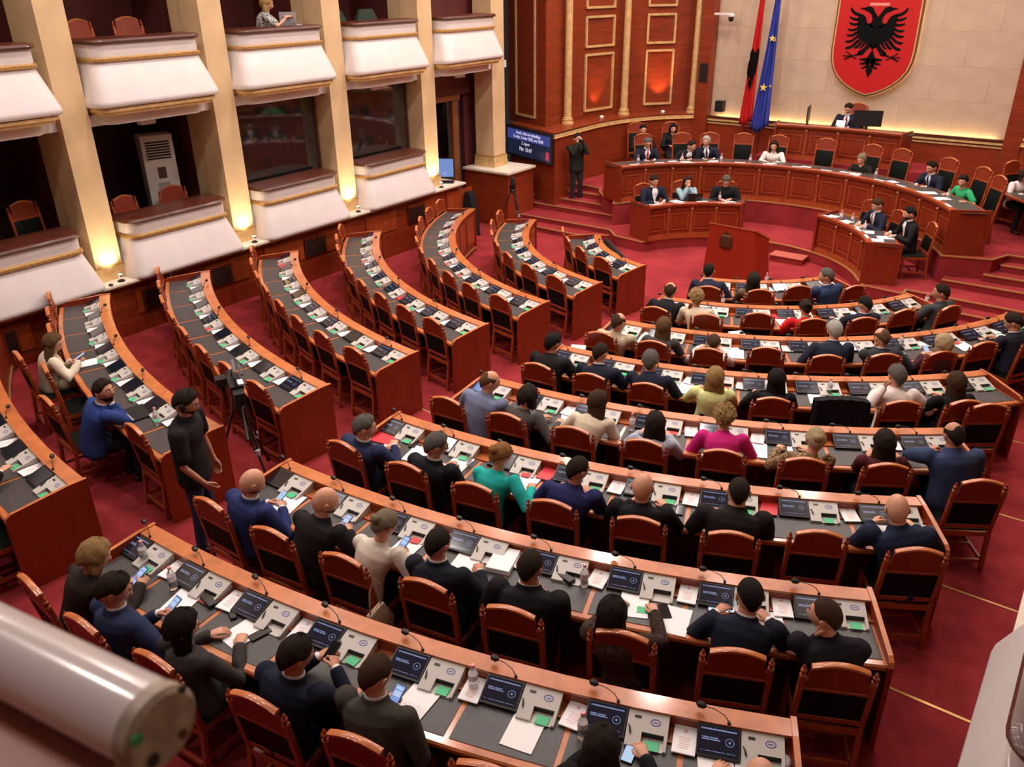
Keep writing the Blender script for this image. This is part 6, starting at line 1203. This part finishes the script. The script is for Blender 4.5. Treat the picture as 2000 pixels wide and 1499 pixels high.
# dome camera on its arm and a wall speaker
t = thing('dome_camera', 'white wall arm with a small black dome camera left of the flags', 'camera', (-3.60, 22.0, 4.62)); MB().box(0, .50, -.03, .03, 0, .05).obj('arm', WHITE, t, smooth=0); MB().lathe([(.08, -.04), (.09, 0), (.06, .03)], (.46, 0, 0), 14).obj('camera_mount', WHITE, t); MB().lathe([(.02, -.16), (.06, -.13), (.075, -.04)], (.46, 0, 0), 14).obj('dome', BLACK, t)
t = thing('wall_speaker', 'small black loudspeaker at the lower left corner of the beige wall', 'speaker', (-3.30, 22.2, 2.36)); MB().box(-.11, .11, -.10, .10, -.14, .14).obj('speaker_case', BLACK, t, smooth=0); MB().tube([(0, -.10, 0), (0, -.108, 0)], [.07, .065], 14).obj('grille', BLACKM, t)
t = thing('wall_vent', 'dark square panel high on the wooden pier', 'vent', (-3.77, 22.0, 3.2)); MB().box(-.13, .13, -.01, .0, -.25, .25).obj('frame', W_DARK, t, smooth=0); MB().box(-.10, .10, -.016, -.01, -.22, .22).obj('vent_grille', BLACKM, t, smooth=0)
# ------------------------------------------------------------------ box furniture
ac_ = thing('air_conditioner', 'tall white floor standing air conditioner in the lower second box', 'air conditioner', (-7.72, 8.22, 1.3), R_(-75-180+180))
ac_.rotation_euler = (0, 0, R_(72))
bevel_me = bevel(MB().box(-.27, .27, -.17, .17, 0, 1.90).mesh('case', mat('ac_white', (.62, .58, .56), .4), 0), .02, 2); link('case', bevel_me, ac_)
for q in range(7): MB().box(-.20, .20, -.178, -.168, 1.50+q*.045, 1.525+q*.045).obj('louvre', BLACKM, ac_, smooth=0)
MB().box(-.07, .07, -.176, -.168, 1.17, 1.36).obj('control_panel', mat('ac_panel', (.10, .05, .05), .3), ac_, smooth=0); MB().box(-.10, .10, -.175, -.169, .2, 1.10).obj('lower_strip', mat('ac_grey', (.35, .34, .36), .4), ac_, smooth=0)
t = thing('seat_back', 'dark green upholstered seat back in the lower nearest box', 'chair', (-7.0, 4.55, 1.3), R_(-90))
MB().loft([[(-.27, -.04, .45), (.27, -.04, .45), (.27, .04, .45), (-.27, .04, .45)], [(-.28, -.04, .9), (.28, -.04, .9), (.28, .04, .9), (-.28, .04, .9)], [(-.18, -.04, 1.12), (.18, -.04, 1.12), (.18, .04, 1.12), (-.18, .04, 1.12)]]).obj('back_cushion', mat('green_leather', (.025, .05, .035), .4), t, 60); MB().box(-.27, .27, -.25, .3, .05, .45).obj('seat', mat('green_leather', (.025, .05, .035)), t, smooth=0)
for q, y in enumerate((12.0, 12.85)):
    t = thing('seat_back', 'green rounded seat back above the upper fourth rail, %s one' % ('nearer', 'further')[q], 'chair', (-7.0, y, 3.78), R_(-90)); MB().loft([[(-.27, -.04, .45), (.27, -.04, .45), (.27, .04, .45), (-.27, .04, .45)], [(-.28, -.04, 1.05), (.28, -.04, 1.05), (.28, .04, 1.05), (-.28, .04, 1.05)], [(-.16, -.04, 1.24), (.16, -.04, 1.24), (.16, .04, 1.24), (-.16, .04, 1.24)]]).obj('back_cushion', mat('green_leather', (.03, .06, .04)), t, 60); MB().box(-.27, .27, -.25, .3, .05, .45).obj('seat', mat('green_leather', (.03, .06, .04)), t, smooth=0)
t = thing('laptop', 'open grey laptop on the upper gallery rail beside the blonde woman', 'laptop', (-6.62, 10.62, 4.835), R_(200)); MB().box(-.16, .16, -.11, .11, 0, .015).obj('keyboard_base', GREYI, t, smooth=0); MB().box(-.16, .16, .10, .11, .01, .22).obj('lid', GREYI, t, smooth=0)
t = thing('monitor', 'small monitor with a blue screen on the ledge beside the doorway', 'monitor', (-6.55, 14.50, 1.335), R_(35)); MB().box(-.22, .22, -.02, .02, .12, .56).obj('screen_case', BLACK, t, smooth=0); MB().box(-.20, .20, -.024, -.020, .14, .54).obj('display', SCRB, t, smooth=0); MB().box(-.2, .2, -.1, .1, 0, .03).obj('monitor_base', BLACK, t, smooth=0)
t = thing('equipment_case', 'dark equipment bag leaning at the end of the wooden wall', 'bag', (-6.15, 14.92, 0)); MB().loft([[(-.16, -.14, 0), (.16, -.14, 0), (.16, .12, 0), (-.16, .12, 0)], [(-.13, -.12, .9), (.10, -.12, .9), (.10, .1, .9), (-.13, .1, .9)], [(-.1, -.1, 1.1), (.02, -.1, 1.1), (.02, .08, 1.1), (-.1, .08, 1.1)]]).obj('bag_body', BLACKM, t, 50)
t = thing('window_unit', 'pale window like panel glimpsed in the last upper box', 'panel', (-7.6, 15.2, 3.9)); MB().box(-.02, .02, -.35, .35, .3, 1.8).obj('panel_face', mat('pale_panel', (.5, .5, .55), .5), t, smooth=0); MB().box(.02, .03, -.02, .02, .3, 1.8).obj('mullion', BLACKM, t, smooth=0)
for q, y in enumerate((7.5, 12.6, 15.25)):
    t = thing('emergency_light', 'small white box light under the %s upper balcony' % ('second', 'fourth', 'fifth')[q], 'lamp', (-6.62, y, 3.62)); MB().box(-.05, .05, -.13, .13, -.07, 0).obj('case', WHITE, t, smooth=0); MB().box(-.04, .04, -.11, .11, -.075, -.07).obj('lens', PAPER, t, smooth=0)
# uplights on the ledge in front of each pillar
for j, y in enumerate(PY):
    if y < 3: continue
    t = thing('ledge_uplight', 'small round chrome uplight on the marble ledge, %s from the camera' % ORD[j-2], 'lamp', (-6.30, y+.26, 1.335), group='uplights on the left ledge')
    MB().lathe([(.055, 0), (.055, .018), (.02, .025)], n=12).obj('lamp_base', BLACK, t); MB().lathe([(.015, .02), (.035, .05), (.04, .11), (.034, .115)], n=12).obj('lamp_housing', CHROME, t); MB().lathe([(.03, .113), (.03, .118)], n=12).obj('lens', mat('uplight_lens', (1, .85, .6), emit=(1, .8, .5), es=10), t)
    spot('pillar_spot', (-6.30, y+.24, 1.46), (-6.5, y+.225, 1.90), 55, 95, (1, .80, .48), .9)
# cables hanging from the lower balcony
t = thing('cable_bundle', 'thin grey cables hanging from the lower second balcony to the floor', 'cable', (0, 0, 0))
for q, (dy, mt) in enumerate(((0, GREYI), (.03, BLACK), (.07, GREYI))):
    MB().tube([(-6.47, 6.68+dy, 2.15), (-6.40, 6.73+dy, 1.85), (-6.28, 6.78+dy*2, 1.5), (-6.18, 6.86+dy*3, 1.345), (-6.155, 6.92+dy*3, 1.30), (-6.20, 6.95+dy*2, 1.1), (-6.28, 6.97+dy, .6)], .006, 6).obj('cable', mt, t)
t = thing('floor_box', 'small black puck on the ledge corner', 'device', (-6.24, 6.15, 1.335)); MB().lathe([(.035, 0), (.035, .02), (.02, .03)], n=12).obj('puck', BLACK, t)
# black wedge monitors leaning in front of the front-row left desk
for q, (dx, dy) in enumerate(((0, 0),)):
    t = thing('floor_monitor_wedge', 'long slanted black screen panel in front of the left front row desk', 'screen', (-1.55, 13.62, 0), R_(136)); MB().loft([[(-.62, 0, .0), (.62, 0, 0), (.62, .45, 0), (-.62, .45, 0)], [(-.60, -.02, .86), (.60, -.02, .86), (.60, .06, .86), (-.60, .06, .86)]]).obj('slanted_panel', BLACK, t, smooth=0); MB().loft([[(-.60, -.02, .86), (.60, -.02, .86), (.60, .06, .86), (-.60, .06, .86)], [(-.58, -.0, .875), (.58, -.0, .875), (.58, .05, .875), (-.58, .05, .875)]]).obj('top_trim', BLACKM, t, smooth=0)
# ------------------------------------------------------------------ photographer's own balcony: parapet with a white tube
t = thing('parapet', 'blurred reddish wooden parapet in the lower left foreground', 'parapet', (0, 0, 0))
u = Vector((.987, .161, 0)); v = Vector((-.161, .987, 0)); o = Vector((5.40, .232, 0))
PAR = mat('pinkish_wood', (.42, .19, .16), .35, coat=.2, var=.1, vscale=4)
MB().obox(o-u*1.5-v*.185+Vector((0, 0, 4.704)), u*1.42, v*.235, (0, 0, .13)).obj('parapet_top', PAR, t, smooth=0); MB().obox(o-u*1.5-v*.185+Vector((0, 0, 4.3)), u*1.40, v*.20, (0, 0, .30)).obj('parapet_body', W_SHADED, t, smooth=0)
tb = thing('white_tube', 'thick glossy white tube lying on the foreground parapet', 'tube', (0, 0, 0)); TC = Vector((5.352, .268, 4.878)); r_ = .0435
mb = MB(); rings = []
for s, rr in ((-3.0, r_), (-.012, r_), (0.0, r_)): rings.append([TC+u*s+v*rr*math.cos(k*math.pi/16)+Vector((0, 0, rr*math.sin(k*math.pi/16))) for k in range(32)])
mb.loft(rings); mb.obj('tube_body', mat('glossy_white', (.80, .74, .74), .22, coat=.5), tb)
mb = MB(); mb.loft([[TC+u*s+v*rr*math.cos(k*math.pi/16)+Vector((0, 0, rr*math.sin(k*math.pi/16))) for k in range(32)] for s, rr in ((-.01, r_+.0015), (.006, r_+.0015), (.012, r_-.004))]); mb.obj('end_cap', mat('cap_cream', (.50, .42, .33), .45, var=.25, vscale=40), tb)
for (a, b, rr, mt) in ((-.02, -.02, .007, BLACKM), (.018, -.022, .005, mat('rust', (.2, .05, .03), .7)), (-.03, .02, .006, GREEN), (.03, .03, .004, BLACKM)): MB().tube([TC+u*.010+v*a+Vector((0, 0, b)), TC+u*.0145+v*a+Vector((0, 0, b))], rr, 10).obj('cap_hole', mt, tb)
